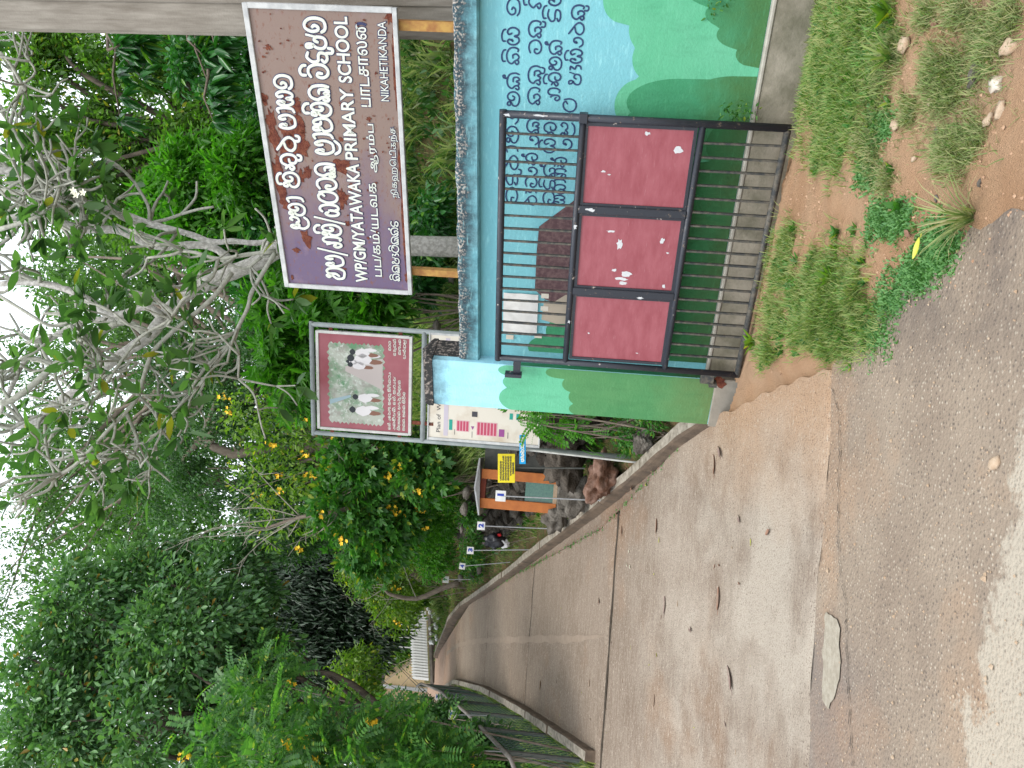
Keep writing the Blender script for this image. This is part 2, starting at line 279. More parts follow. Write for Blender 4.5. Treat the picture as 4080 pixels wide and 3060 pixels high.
# foliage
M['lf_far'] = leafmat('far canopy leaf', (.045, .11, .030), (.15, .29, .075))
M['lf_big'] = leafmat('broad dark leaf', (.055, .14, .058), (.20, .36, .15), (.42, .24, .04), .008, .35, .32)
M['lf_small'] = leafmat('small canopy leaf', (.028, .085, .028), (.09, .21, .055), trans=.4)
M['lf_bright'] = leafmat('bright lance leaf', (.035, .15, .012), (.13, .36, .035), trans=.5)
M['lf_light'] = leafmat('light green leaf', (.055, .135, .022), (.165, .31, .055), (.45, .42, .06), .02, .5)
M['lf_mango'] = leafmat('mango leaf', (.02, .10, .022), (.06, .22, .055), (.13, .30, .03), .06, .35, .28)
M['lf_black'] = leafmat('shadowed drooping leaf', (.016, .036, .018), (.04, .08, .038), trans=.15)  # backlit darkness of this crown is put into the leaf colour
M['lf_senna'] = leafmat('feathery shrub leaf', (.045, .145, .04), (.14, .30, .075), (.36, .44, .08), .03, .5)
M['lf_shrub'] = leafmat('lobed shrub leaf', (.03, .125, .025), (.10, .27, .045), (.30, .36, .04), .04, .45)
M['lf_yel'] = leafmat('yellow green shrub leaf', (.09, .18, .025), (.24, .38, .05), (.5, .45, .04), .03, .5)
M['lf_frang'] = leafmat('frangipani leaf', (.05, .12, .045), (.13, .24, .09), (.34, .30, .04), .03, .5, .4)
M['grass'] = leafmat('verge grass', (.08, .205, .042), (.21, .40, .09), (.44, .42, .18), .09, .42, .6)
M['grass_dry'] = leafmat('straw verge grass', (.11, .20, .05), (.27, .36, .12), (.42, .36, .2), .12, .35, .7)
M['strap'] = leafmat('strap leaf clump', (.06, .15, .035), (.24, .38, .14), (.50, .50, .30), .12, .4, .5)
M['moss'] = leafmat('tiny mat leaf', (.07, .20, .06), (.18, .36, .12), trans=.3, rough=.6)

# ================================================================== SETTING: ground, road, drive
def lin(*seg): return np.unique(np.concatenate([np.arange(a, b, st) for a, b, st in seg]))
gx = lin((-45, -16, 1.0), (-16, -8, .25), (-8, 4, .09), (4, 12, .25), (12, 45.1, 1.0)); gy = lin((-8, 4, .5), (4, 20, .1), (20, 28, .25), (28, 90.1, 1.0)); GX, GY = np.meshgrid(gx, gy)
GZ = G(GX, GY); dd = (GX > kL(GY)-.2) & (GX < kR(GY)+.1); front = (GX-P0[0])*N_[0]+(GY-P0[1])*N_[1]
GZ = np.where(dd | (front > -.45) | (GY < 8.9) & (GX < .3) & (GX < kR(GY)+.1), np.minimum(GZ, D(GY))-.10, GZ)
fine = np.vectorize(lambda a, b: mnoise.noise(Vector((a*1.9, b*1.9, 0))))(GX, GY)*.07; GZ = GZ + np.where(dd | (front > -.4), 0, fine)
tag(link('ground', gridmesh('ground', GX, GY, GZ), M['earth']), kind='structure')
def gz(x, y):                                     # height of the ground mesh itself
    x = np.asarray(x, float); y = np.asarray(y, float); i = np.clip(np.searchsorted(gx, x)-1, 0, len(gx)-2); j = np.clip(np.searchsorted(gy, y)-1, 0, len(gy)-2)
    a = (x-gx[i])/(gx[i+1]-gx[i]); b = (y-gy[j])/(gy[j+1]-gy[j]); return GZ[j, i]*(1-a)*(1-b)+GZ[j, i+1]*a*(1-b)+GZ[j+1, i]*(1-a)*b+GZ[j+1, i+1]*a*b
# asphalt road: right edge runs along the bare soil verge
EY = [-8, 0, 2.69, 3.36, 3.85, 4.2, 4.5, 4.9]; EX = [1.9, 1.2, .72, .60, .45, .33, .2, .15]
def edge(y): return np.interp(y, EY, EX)
ys = lin((-8, 2.2, .2), (2.2, 4.56, .04)); xs = np.linspace(0, 1, 160)**1.0
YY = np.repeat(ys[:, None], 160, 1); XR = edge(YY)+.035*np.sin(YY*9)+.02*np.sin(YY*23+1); bY = 4.42+.1*np.sin(ys*0)
XX = -14+(XR+14)*xs[None]; top = 4.40+.02*np.sin(XX*4)+.012*np.sin(XX*11)+.04*np.sin(XX*.9+2); YY = np.where(YY > 4.3, np.minimum(YY, top), YY)
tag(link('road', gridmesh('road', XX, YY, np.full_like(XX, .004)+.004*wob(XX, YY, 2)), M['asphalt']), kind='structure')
# driveway: concrete slabs cast one after another up the slope
drive = thing('driveway', None, None); drive['kind'] = 'structure'
joints = [4.36, 8.82, 12.55, 16.2, 20.1, 22.45, 23.5, 26.5]
def drainx(y): return np.interp(y, [4, 6.9, 7.67, 9.34, 11.53, 13.43, 16.34, 18.5, 24], [.12, -.2, -.70, -1.65, -2.50, -3.22, -4.42, -5.25, -8.5])
for a, b in zip(joints[:-1], joints[1:]):
    yv = np.linspace(a+(.011 if a > 5 else 0), b-.011, 60); tt = np.linspace(0, 1, 50); YY = np.repeat(yv[:, None], 50, 1)
    xl = np.where(yv < 8.9, -9.0, kL(yv)); xr = np.where(yv < 6.7, np.interp(yv, [4.3, 4.9, 5.6, 6.3, 6.7], [.22, .16, .06, -.10, -.14]), drainx(yv)) + .012*np.sin(yv*17)*(yv < 7)
    XX = xl[:, None]+(xr-xl)[:, None]*tt[None]
    if a < 5: YY = YY + (1-(yv-a)/(b-a))[:, None]*(.02*np.sin(XX*4)+.012*np.sin(XX*11)+.04*np.sin(XX*.9+2))
    ZZ = D(YY)+.02+.006*wob(XX, YY, 1.5); ZZ[-1] -= .03
    ZZ[0] -= .03
    if a < 5: ZZ[:6] -= np.linspace(.012, 0, 6)[:, None]
    link('slab', gridmesh('slab', XX, YY, ZZ), M['drive'], drive)
for jy in joints[1:-1]:
    tt = np.linspace(0, 1, 30); X_ = (-9 if jy < 8.9 else float(kL(jy)))+(float(drainx(jy))-(-9 if jy < 8.9 else float(kL(jy))))*tt; YY = np.array([jy-.03, jy, jy+.03])[:, None]+0*X_[None]
    link('joint_filler', gridmesh('joint_filler', np.repeat(X_[None], 3, 0), YY, D(YY)+.003+.004*np.sin(X_*9)[None]), M['joint'], drive)
yv = np.linspace(6.75, 18.3, 120); tt = np.linspace(0, 1, 6); YY = np.repeat(yv[:, None], 6, 1); x0 = drainx(yv)+.012; x1 = kR(yv)-.05; XX = x0[:, None]+(np.maximum(x1-x0, .01))[:, None]*tt[None]
link('drain_strip', gridmesh('drain_strip', XX, YY, D(YY)+.012-.02*np.sin(tt*3.14)[None]), M['drive'], drive)
# pale scrape running down the drive, repair patch and crack at the seam with the road
M['scrape'] = simple('pale scraped concrete', (.255, .198, .152), (.215, .165, .122), 9, .9); M['patch'] = simple('pale cement patch', (.36, .325, .26), (.27, .235, .18), 30, .95, .9, .006); M['crack'] = simple('crack dirt', (.045, .035, .027), (.09, .07, .055), 20, .95)
def slabz(x, y): return D(y)+.02+.006*wob(x, y, 1.5)
sp = [onG(3060-y, x, .02, lambda a, b: D(b)) for x, y in ((1780, 2604), (1821, 2573), (1873, 2558), (1941, 2552), (2018, 2550), (2160, 2546), (2278, 2547), (2420, 2533))]
V = []
for i in range(60):
    f = i/59*(len(sp)-1); k = min(int(f), len(sp)-2); q = sp[k]+(sp[k+1]-sp[k])*(f-k); w_2 = .055*(1+.3*math.sin(i*1.7))*(1 if i < 50 else (60-i)/10)
    for sg in (-1, 1): V.append((q[0]+sg*w_2, q[1], float(slabz(q[0], q[1]))+.004))
link('scrape_mark', MB().add(V, [(2*i, 2*i+1, 2*i+3, 2*i+2) for i in range(59)]).mesh('scrape_mark'), M['scrape'], drive)
def seam(pts, name, mt, z, par=None):
    P = []
    for (x0, y0), (x1, y1) in zip(pts, pts[1:]+pts[:1]):
        for f in (0, .33, .66):
            q = onG(3060-(y0+(y1-y0)*f)+RG.normal()*4, x0+(x1-x0)*f+RG.normal()*2, .03, lambda a, b: a*0); P.append((q[0], q[1]))
    n = len(P); c_ = np.mean(P, 0); return link(name, MB().add([(c_[0], c_[1], z+.001)]+[(a, b, z) for a, b in P], [(0, 1+(i+1) % n, 1+i) for i in range(n)]).mesh(name), M[mt], par)
tag(seam([(3278, 2435), (3300, 2450), (3330, 2475), (3335, 2560), (3336, 2660), (3320, 2760), (3285, 2825), (3264, 2780), (3266, 2640), (3270, 2520)], 'cement_patch', 'patch', .0125), kind='structure')
cr_ = [(3295, 1500), (3330, 1560), (3352, 1640), (3356, 1780), (3352, 1950), (3350, 2100), (3356, 2260), (3382, 2400), (3386, 2560), (3392, 2760), (3400, 2900), (3410, 3055)]; V = []; n_c = 130
for i in range(n_c):
    f = i/(n_c-1)*(len(cr_)-1); k = min(int(f), len(cr_)-2); a = np.array(cr_[k]); b = np.array(cr_[k+1]); x, y = a+(b-a)*(f-k); q = onG(3060-y, x+RG.normal()*1.5, .0, lambda a, b: a*0); w_2 = max(.0008, .0035*abs(math.sin(i*.37+.4))*RG.uniform(.4, 1.3))
    for sg in (-1, 1): V.append((q[0], q[1]+sg*w_2*1.6, .0125))
tag(link('road_crack', MB().add(V, [(2*i, 2*i+1, 2*i+3, 2*i+2) for i in range(n_c-1)]).mesh('road_crack'), M['crack']), kind='structure')
# kerbs: cast lengths butted end to end
def kerb(fn, y0, y1, name, side):
    root = thing(name, None, None); root['kind'] = 'structure'; ys = [y0]
    while ys[-1] < y1-.6: ys.append(ys[-1]+random.uniform(1.1, 1.7))
    ys[-1] = y1
    for a, b in zip(ys[:-1], ys[1:]):
        k = 7; V = []; yy = np.linspace(a+.006, b-.006, k); h = .15+random.uniform(-.012, .012); 
        for y in yy:
            x = float(fn(y)); j = [random.uniform(-.006, .006) for _ in range(5)]
            prof = [(-.15*side, -.2), (-.135*side, h-.03), (-.12*side, h), (-.012*side, h), (.0, h-.02), (.0, -.2)]
            V += [(x+px+random.uniform(-.006, .006), y, float(D(y))+pz+random.uniform(-.005, .005)) for px, pz in prof]
        m_ = 6; Fc = [(i*m_+q, i*m_+(q+1) % m_, (i+1)*m_+(q+1) % m_, (i+1)*m_+q) for i in range(k-1) for q in range(m_)] + [tuple(range(m_)), tuple(range((k-1)*m_+m_-1, (k-1)*m_-1, -1))]
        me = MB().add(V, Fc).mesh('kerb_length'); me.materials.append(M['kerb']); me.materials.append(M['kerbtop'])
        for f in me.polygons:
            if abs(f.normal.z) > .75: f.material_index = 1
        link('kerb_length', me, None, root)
kerb(kR, 6.62, 24.2, 'right_kerb', 1); kerb(lambda y: kL(y)+.02, 8.95, 23.4, 'left_kerb', -1)
# bare soil verge with fine relief
ys = np.arange(-1, 6.9, .022); xs = np.arange(-.3, 5.2, .022); XX, YY = np.meshgrid(xs, ys); s_ = (XX-P0[0])*W_[0]+(YY-P0[1])*W_[1]; f_ = (XX-P0[0])*N_[0]+(YY-P0[1])*N_[1]
eg = edge(YY)+.02*np.sin(YY*9)+.03*np.sin(YY*23); eg = np.where(YY > 4.4, np.interp(YY, [4.4, 4.9, 5.6, 6.3, 6.7], [.22, .17, .07, -.09, -.14]), eg)
keep = ((XX > eg-.06) & (f_ > -.14) & ((s_ > -.08) | (f_ > .0))).ravel(); ed = np.clip((XX-eg)/.25, 0, 1)
nz = np.zeros_like(XX); sub = keep.reshape(XX.shape); it = np.argwhere(sub)
for i, j in it:
    v = Vector((XX[i, j]*3.1, YY[i, j]*3.1, 0)); nz[i, j] = .022*mnoise.noise(v)+.012*mnoise.noise(v*3.3)+.007*mnoise.noise(v*9)
ZZ = G(XX, YY)*ed+.018+nz*(.3+.7*ed)-.02*(1-ed)
ZZ = np.where(YY > 4.4, np.maximum(ZZ, D(YY)*.95-.005), ZZ)
tag(link('soil_verge', gridmesh('soil_verge', XX, YY, ZZ, keep), M['soil']), kind='structure')
def soilz(x, y):
    j = int(np.clip(round((x-xs[0])/.022), 0, len(xs)-1)); i = int(np.clip(round((y-ys[0])/.022), 0, len(ys)-1)); return float(ZZ[i, j])

# ================================================================== wall frame: x along the wall, y away from the camera, z up
RZ = math.atan2(W_[1], W_[0])
def wl(s, y, z=0.0): return (P0[0]+W_[0]*s-N_[0]*y, P0[1]+W_[1]*s-N_[1]*y, z)
# ------------------------------------------------------------------ Sinhala strokes (x-height 1)
GL = {
 'ප': (1.0, [[(.34, .62), (.22, .52), (.30, .78), (.14, .98), (.0, .75), (.0, .35), (.2, .03), (.5, -.02), (.82, .06), (1, .38), (.97, .72), (.78, .98), (.66, .8), (.72, .58)]]),
 'ස': (1.05, [[(.32, .62), (.2, .5), (.32, .8), (.18, .98), (.02, .75), (.0, .35), (.18, .02), (.42, .05), (.52, .4), (.62, .05), (.86, .02), (1.03, .35), (1.0, .75), (.8, .98), (.62, .85), (.7, .6)]]),
 'ල': (1.0, [[(.38, .62), (.5, .5), (.38, .32), (.16, .36), (.08, .68), (.3, .97), (.62, 1.0), (.92, .78), (1.0, .4), (.85, .05), (.5, -.05), (.2, .0), (.04, .16)]]),
 'ව': (1.0, [[(.1, .9), (.4, 1.02), (.78, .95), (1.0, .6), (.95, .2), (.62, -.02), (.25, .02), (.05, .28), (.15, .55), (.38, .5), (.36, .3)]]),
 'ට': (1.0, [[(.62, .7), (.8, .85), (.6, 1.02), (.22, .92), (.0, .5), (.14, .12), (.5, -.02), (.85, .12), (1.0, .5), (.93, .95)]]),
 'ම': (1.0, [[(.25, .72), (.05, .78), (.1, 1.0), (.28, .95), (.28, .7), (.05, .5), (.04, .2), (.3, -.02), (.72, -.02), (.98, .3), (.95, .75), (.7, 1.0), (.45, .85), (.42, .5), (.62, .38), (.72, .55)]]),
 'ග': (1.0, [[(.3, .3), (.16, .42), (.03, .22), (.2, .0), (.42, .1), (.46, .5), (.3, .8)], [(.46, .5), (.52, .9), (.75, 1.02), (.98, .8), (1.0, .3), (.85, .0), (.7, .06)]]),
 'න': (1.1, [[(.12, .3), (.02, .14), (.16, .0), (.3, .12), (.22, .36), (.06, .6), (.2, .92), (.6, 1.04), (.98, .82), (1.08, .4), (.98, .04), (.84, .08)], [(.3, .12), (.5, -.02), (.68, .2), (.6, .5), (.42, .5)]]),
 'ක': (1.15, [[(.08, .3), (.0, .1), (.14, .0), (.28, .14), (.24, .38), (.08, .62), (.25, .95), (.65, 1.04), (1.02, .82), (1.13, .35), (1.05, .0)], [(.28, .14), (.44, -.02), (.56, .25), (.68, -.02), (.85, .14), (.8, .48), (.55, .52)]]),
 'හ': (1.0, [[(.3, .62), (.14, .74), (.1, .98), (.3, .98), (.34, .72), (.08, .45), (.08, .12), (.4, -.03), (.78, .08), (.85, .45), (.62, .58), (.5, .4)], [(.85, .45), (1.0, .95)]]),
 'ය': (1.05, [[(.35, .55), (.2, .72), (.03, .5), (.08, .12), (.32, -.02), (.5, .22), (.52, .5)], [(.5, .22), (.66, -.02), (.95, .08), (1.04, .5), (.9, .9), (.6, 1.02), (.4, .9)]]),
 'ර': (.95, [[(.1, 1.2), (.4, .95), (.8, .62), (.92, .3), (.7, .0), (.3, -.02), (.05, .25), (.2, .58), (.55, .7)]]),
 'ද': (.8, [[(.7, .95), (.35, 1.02), (.04, .75), (.12, .45), (.5, .42), (.7, .3), (.6, .02), (.25, -.03), (.04, .12), (.2, .25)]]),
 'ත': (1.1, [[(.2, .5), (.04, .34), (.18, .18), (.34, .32), (.3, .6), (.12, .75)], [(.3, .6), (.5, .98), (.85, .98), (1.06, .6), (1.0, .15), (.75, -.03), (.5, .12), (.52, .42), (.75, .48)]]),
 'ළ': (1.0, [[(.32, .7), (.18, .6), (.28, .85), (.14, 1.0), (.0, .78), (.06, .5), (.32, .42), (.48, .6), (.62, .42), (.9, .5), (1.0, .8), (.84, 1.0), (.72, .86)], [(.06, .5), (.0, .1), (.3, -.2), (.75, -.18), (1.0, .05)]]),
 'බ': (1.1, [[(.3, .75), (.12, .9), (.3, 1.02), (.4, .8), (.2, .6), (.0, .4), (.08, .08), (.4, -.02), (.8, .0), (1.05, .35), (1.0, .8), (.75, 1.0), (.5, .85), (.5, .5), (.3, .3)]]),
 'ථ': (1.0, [[(.3, .62), (.12, .62), (.1, .95), (.32, .95), (.3, .62), (.02, .4), (.14, .05), (.5, -.03), (.9, .12), (1.0, .5), (.8, .92), (.55, .9), (.55, .6), (.75, .55)]]),
 'ආ': (1.3, [[(.3, .7), (.1, .78), (.05, .4), (.25, .0), (.55, .05), (.6, .5), (.6, 1.0)], [(.6, .5), (.85, .6), (.85, .1)], [(1.0, .9), (1.25, 1.0), (1.3, .5), (1.15, .05)]]),
 'ණ': (1.35, [[(.12, .3), (.02, .14), (.16, .0), (.3, .12), (.2, .4), (.06, .65), (.3, 1.0), (.62, .85), (.62, .3)], [(.62, .85), (.95, 1.03), (1.28, .7), (1.25, .1), (1.05, .0), (.9, .2), (1.0, .5)]]),
 'ඳ': (1.3, [[(.2, .5), (.04, .34), (.18, .18), (.34, .32), (.3, .7), (.55, 1.0), (.85, .7), (.7, .42), (1.05, .4), (1.2, .2), (1.0, -.15), (.7, -.1)]]),
 'e': (.72, [[(.42, .58), (.3, .46), (.38, .72), (.62, .7), (.7, .35), (.52, .02), (.2, .0), (.0, .25)]]),
 'A': (.42, [[(.02, .95), (.28, 1.02), (.4, .6), (.34, .12), (.1, -.02)]]),
 'Q': (.42, [[(.04, .95), (.3, .9), (.1, .55), (.36, .4), (.34, .1), (.12, .0)]]),
 '/': (.5, [[(.0, -.28), (.5, 1.35)]]), '.': (.3, [[(.1, 0), (.16, .04)]]),
}
OV = {'i': [[(.2, 1.16), (.22, 1.38), (.55, 1.46), (.86, 1.32), (.92, 1.14)]], 'h': [[(.75, .98), (.78, 1.32), (.92, 1.4), (.95, 1.25), (.8, 1.22)]],
      'u': [[(.7, -.02), (.72, -.3), (.98, -.34), (1.05, -.12)]], 'r': [[(.0, -.1), (.25, -.34), (.7, -.36), (1.05, -.1)]]}
def crom(pts, k=4):
    P = [np.array(p, float) for p in pts]
    if len(P) < 3: return P
    P = [2*P[0]-P[1]]+P+[2*P[-1]-P[-2]]; out = []
    for i in range(1, len(P)-2):
        for j in range(k):
            t_ = j/k; a, b, c_, d = P[i-1:i+3]; out.append(.5*((2*b)+(c_-a)*t_+(2*a-5*b+4*c_-d)*t_*t_+(3*b-a-3*c_+d)*t_**3))
    return out+[P[-2]]
def stroke(mb, pts, w, y, h=.0025):              # domed ribbon standing proud of the plane y
    P = crom(pts); V = []; n = len(P)
    for i, p in enumerate(P):
        t_ = P[min(i+1, n-1)]-P[max(i-1, 0)]; t_ = t_/(np.linalg.norm(t_)+1e-9); q = np.array([-t_[1], t_[0]]); ext = t_*w*.35*((i == n-1)-(i == 0)) ; ww = w*.5*(.72 if i in (0, n-1) else 1)
        for f, hh in ((-1, 0), (-.75, h), (.75, h), (1, 0)): V.append((p[0]+q[0]*ww*f+ext[0], y-hh, p[1]+q[1]*ww*f+ext[1]))
    mb.add(V, [(i*4+j, i*4+j+1, i*4+j+5, i*4+j+4) for i in range(n-1) for j in range(3)]+[(0, 1, 2, 3), (4*n-1, 4*n-2, 4*n-3, 4*n-4)])
def syl(word):                                   # 'මi' -> letter plus marks
    out = []
    for ch in word:
        if ch in OV: out[-1][1].append(ch)
        else: out.append([ch, []])
    return out
def glyph_run(mb, word, x, z, xh, width, sw, y, slope=0.0, grow=0.0):
    S = syl(word); gap = .16; tot = sum(GL[c_][0] for c_, _ in S)+gap*(len(S)-1); k = width/tot; cx_ = x; n = 0
    for c_, ms in S:
        for st_ in GL[c_][1]+[q for m_ in ms for q in OV[m_]]:
            n += 1; stroke(mb, [(cx_+a*k, z+b*xh+slope*(cx_+a*k-x)) for a, b in st_], sw+grow, y-.0003*(n % 5))
        cx_ += (GL[c_][0]+gap)*k
def latin(name, body, x, z, size, width, mt, parent, y, bold=0.0, slope=0.0, height=None, extra=None):
    cu = bpy.data.curves.new(name, 'FONT'); cu.body = body; cu.offset = 0; cu.extrude = .0; cu.size = 1
    o = bpy.data.objects.new(name, cu); COL.objects.link(o); bpy.context.view_layer.update()
    w, h = o.dimensions.x, o.dimensions.y; sx = width/w; sz = (height/h) if height else (size)
    me0 = None
    cu.offset = bold/sx*.5+(extra or 0)/sx*.5; cu.extrude = .001
    bpy.context.view_layer.update(); me = bpy.data.meshes.new_from_object(o.evaluated_get(bpy.context.evaluated_depsgraph_get())); bpy.data.objects.remove(o)
    for v in me.vertices:
        a, b, c_ = v.co; X = x+a*sx; v.co = (X, y-c_, z+b*sz+slope*(X-x))
    me.materials.clear(); return link(name, me, mt, parent)

# ------------------------------------------------------------------ boundary wall with the painted mural
wall = thing('boundary_wall', 'pale cyan boundary wall with navy writing and green painted bushes, blackened cap', 'wall', wl(0, 0, 0), RZ)
LW = 4.6
MB().box(-.3, LW, .18, .34, -.1, 2.235).build('wall_panel', M['cyan'], wall)
cap = MB()
n_ = 60
xs_ = np.linspace(-.075, LW, n_)
V = []
for x in xs_:
    j = lambda a: random.uniform(-a, a)
    V += [(x, .12, 2.21), (x, .10, 2.222), (x, .10, 2.358+j(.004)), (x, .118, 2.378+j(.006)), (x, .40, 2.386+j(.006)), (x, .42, 2.36), (x, .42, 2.21)]
Fc = [(i*7+q, i*7+(q+1) % 7, (i+1)*7+(q+1) % 7, (i+1)*7+q) for i in range(n_-1) for q in range(7)]+[tuple(range(7)), tuple(range((n_-1)*7+6, (n_-1)*7-1, -1))]
cap.add(V, Fc).build('wall_cap', M['cyan_cap'], wall)
MB().box(-.08, LW, .125, .178, -.1, .345).build('plinth', M['concrete_moss'], wall)
MB().bevbox(-.08, LW, .118, .177, .347, .375, .008).build('plinth_ledge', M['plinth_top'], wall)
def scallop(name, s0, s1, y, zb, disks, mt, base=0.0, n=160, parent=wall, mask=None):
    X = np.linspace(s0, s1, n); T = np.full(n, base, float)
    for cx_, cz_, r, *rz in disks:
        rz_ = rz[0] if rz else r; t_ = 1-((X-cx_)/r)**2; T = np.maximum(T, np.where(t_ > 0, cz_+rz_*np.sqrt(np.clip(t_, 0, 1)), -9))
    B = np.full(n, zb) if np.isscalar(zb) else np.asarray(zb); T = np.maximum(T, B+.001)
    V = [(x, y, z) for x, z in zip(X, B)]+[(x, y, z) for x, z in zip(X, T)]
    return MB().add(V, [(i, i+1, n+i+1, n+i) for i in range(n-1) if T[i]-B[i] > .002 or T[i+1]-B[i+1] > .002]).build(name, mt, parent)
# painted bushes (flat paint, one coat over the other)
scallop('painted_bush', 1.55, LW, .1765, .376, [(1.75, .95, .22), (1.98, 1.12, .17), (2.12, 1.02, .13), (2.28, 1.05, .15), (2.46, 1.08, .16), (2.62, 1.28, .14), (2.72, 1.30, .12), (2.95, 1.32, .2), (3.3, 1.35, .25), (3.8, 1.3, .3), (4.3, 1.4, .3)], M['green_light'], .9)
scallop('painted_bush', 1.62, 2.2, .1757, .376, [(1.75, .5, .13, .3), (1.88, .8, .14, .4), (2.0, .85, .16, .36), (2.10, .5, .09, .25)], M['green_mid'], .3)
scallop('painted_bush', 2.2, LW, .1757, .376, [(2.33, .42, .08, .12), (2.44, .48, .09, .2), (2.56, .52, .10, .25), (2.68, .6, .1, .3), (2.85, .7, .15, .25), (3.2, .7, .25, .3)], M['green_mid'], .376)
scallop('painted_bush', .18, 1.6, .1765, .376, [(.35, 1.2, .2), (.7, 1.25, .2), (1.1, 1.2, .22), (1.45, 1.05, .2)], M['green_mid'], 1.1)
scallop('painted_bush', .0, .42, .1757, .376, [(.04, 1.62, .12, .2), (.2, 1.5, .14, .18), (.32, 1.4, .12, .16)], M['green_mid'], 1.2)
scallop('painted_bush', .0, 1.95, .1745, .376, [(1.75, .42, .18, .22), (.1, .9, .16), (.4, .85, .2), (.75, .8, .2), (1.1, .8, .22), (1.4, .6, .22, .3)], M['green_dark'], .376)
MB().prism([(1.31, 1.46), (1.31, 1.50), (1.076, 1.769), (.88, 1.779), (.559, 1.782), (.48, 1.70), (.46, 1.64), (.46, 1.46)][::-1], .1735, .178).build('painted_hut', M['mural_brown'], wall)
MB().prism([(.53, 1.46), (.53, 1.54), (.455, 1.635), (.47, 1.705), (.30, 1.72), (.27, 1.6), (.28, 1.46)][::-1], .1722, .178).build('painted_hut', M['mural_tan'], wall)
# hand painted lines of writing
ink = MB()
def wtext(word, s0, s1, z, xh=.078, sl=.01): glyph_run(ink, word, s0, z, xh, s1-s0, .0115, .1795, sl)
wtext('වදuරAමe', 1.245, 1.90, 1.940); wtext('මකh', 1.935, 2.153, 1.943); wtext('නiසi', 2.204, 2.433, 1.95); wtext('ලටuරA', 2.501, 2.90, 1.954); wtext('කළමA', 3.0, 3.35, 1.96)
wtext('රQවeතh', 1.235, 1.62, 1.80); wtext('eක', 1.68, 1.86, 1.80); wtext('නකu', 1.95, 2.204, 1.80); wtext('ව', 2.275, 2.36, 1.804); wtext('නu', 2.375, 2.48, 1.808); wtext('ණi', 2.548, 2.70, 1.815)
wtext('වදiනh', 1.25, 1.56, 1.668); wtext('සiත', 1.63, 1.84, 1.68); wtext('ගතiමනh', 1.982, 2.365, 1.665); wtext('දiසu', 2.475, 2.68, 1.688)
wtext('සයATගතh'.replace('T', ''), 1.255, 1.60, 1.592); wtext('eළ', 1.66, 1.84, 1.565); wtext('ට', 1.915, 2.0, 1.550, .085); wtext('හQසieරනu', 2.09, 2.58, 1.530)
ink.build('lettering', M['wallink'], wall)
# ------------------------------------------------------------------ end pillar
pil = thing('wall_pillar', 'square end pillar painted sky blue over scalloped green, black weathered head', 'pillar', wl(0, 0, 0), RZ)
n_ = 12
MB().bevbox(-.52, -.078, .062, .39, -.15, 2.60, .006).build('shaft', M['cyan_pillar'], pil)
cp = MB(); pr = [(-.53, 2.601), (-.068, 2.601), (-.068, 2.64), (-.09, 2.665), (-.51, 2.668), (-.53, 2.64)]
V = [(a, .055, b) for a, b in pr]+[(a, .25, b+(.05 if b > 2.62 else 0)) for a, b in pr]+[(a, .40, b) for a, b in pr]; cp.add(V, [tuple(range(6)), tuple(range(17, 11, -1))]+[(r_*6+i, (r_+1)*6+i, (r_+1)*6+(i+1) % 6, r_*6+(i+1) % 6) for r_ in (0, 1) for i in range(6)]); cp.build('pillar_cap', M['blacked'], pil)
MB().bevbox(-.077, -.072, .13, .385, 2.38, 2.598, .001).build('weathered_face', M['blacked'], pil)
scallop('painted_bush', -.517, -.081, .0605, .3, [(-.13, 1.93, .055, .12), (-.24, 1.86, .09, .15), (-.40, 1.88, .125, .16), (-.50, 1.8, .05, .1)], M['green_light'], 1.8, 80, pil)
scallop('painted_bush', -.517, -.081, .0597, .3, [(-.12, 1.56, .05, .10), (-.22, 1.42, .08, .10), (-.34, 1.34, .09, .12), (-.46, 1.33, .07, .12)], M['green_olive'], 1.3, 80, pil)
MB().prism([(-.0775, .3), (-.0775, 1.80), (-.0775, 1.80)], .07, .11)
sd_ = MB().box(-.0775, -.0765, .064, .118, .3, 1.93); sd_.build('painted_bush', M['green_mid'], pil)
MB().bevbox(-.53, -.074, .045, .40, -.2, .298, .008, .003).build('base', M['concrete'], pil)
# ------------------------------------------------------------------ gate leaf folded back against the wall
gate = thing('school_gate', 'black pipe gate with three maroon sheet panels folded back against the wall', 'gate', wl(0, 0, 0), RZ)
def rail(name, pts, r=.024, mt='black'): return MB().tube(pts, r, 12).build(name, M[mt], gate, True)
rail('top_rail', [(.002, 0, 2.046), (1.952, 0, 2.030)], .026)
rail('post', [(.026, 0, 2.03), (.016, 0, .155)], .025); rail('post', [(1.925, 0, 2.02), (1.915, 0, .14)], .026)
rail('rail', [(.03, 0, 1.505), (1.93, 0, 1.493)], .024); rail('rail', [(.02, 0, .722), (1.92, 0, .705)], .023); rail('bottom_rail', [(-.0, 0, .157), (1.93, 0, .157)], .023, 'black_dusty')
for s in (.658, 1.295): MB().bevbox(s-.029, s+.029, -.022, .022, .73, 1.485, .005).build('mullion', M['black'], gate)
barm = MB().box(-.0065, .0065, -.010, .010, -.256, .256).mesh('bar'); barm.materials.append(M['black_dusty'])
for k in range(18):
    s = .156+k*.0966
    for z in (1.768, .431):
        b = link('bar', barm, None, gate); b.location = (s+random.uniform(-.003, .003), .002, z); b.rotation_euler = (0, random.uniform(-.008, .008), random.uniform(-.1, .1)); b.scale = (1, 1, 1.0 if z > 1 else 1.04)
panels = [(.062, .634), (.682, 1.270), (1.320, 1.896)]
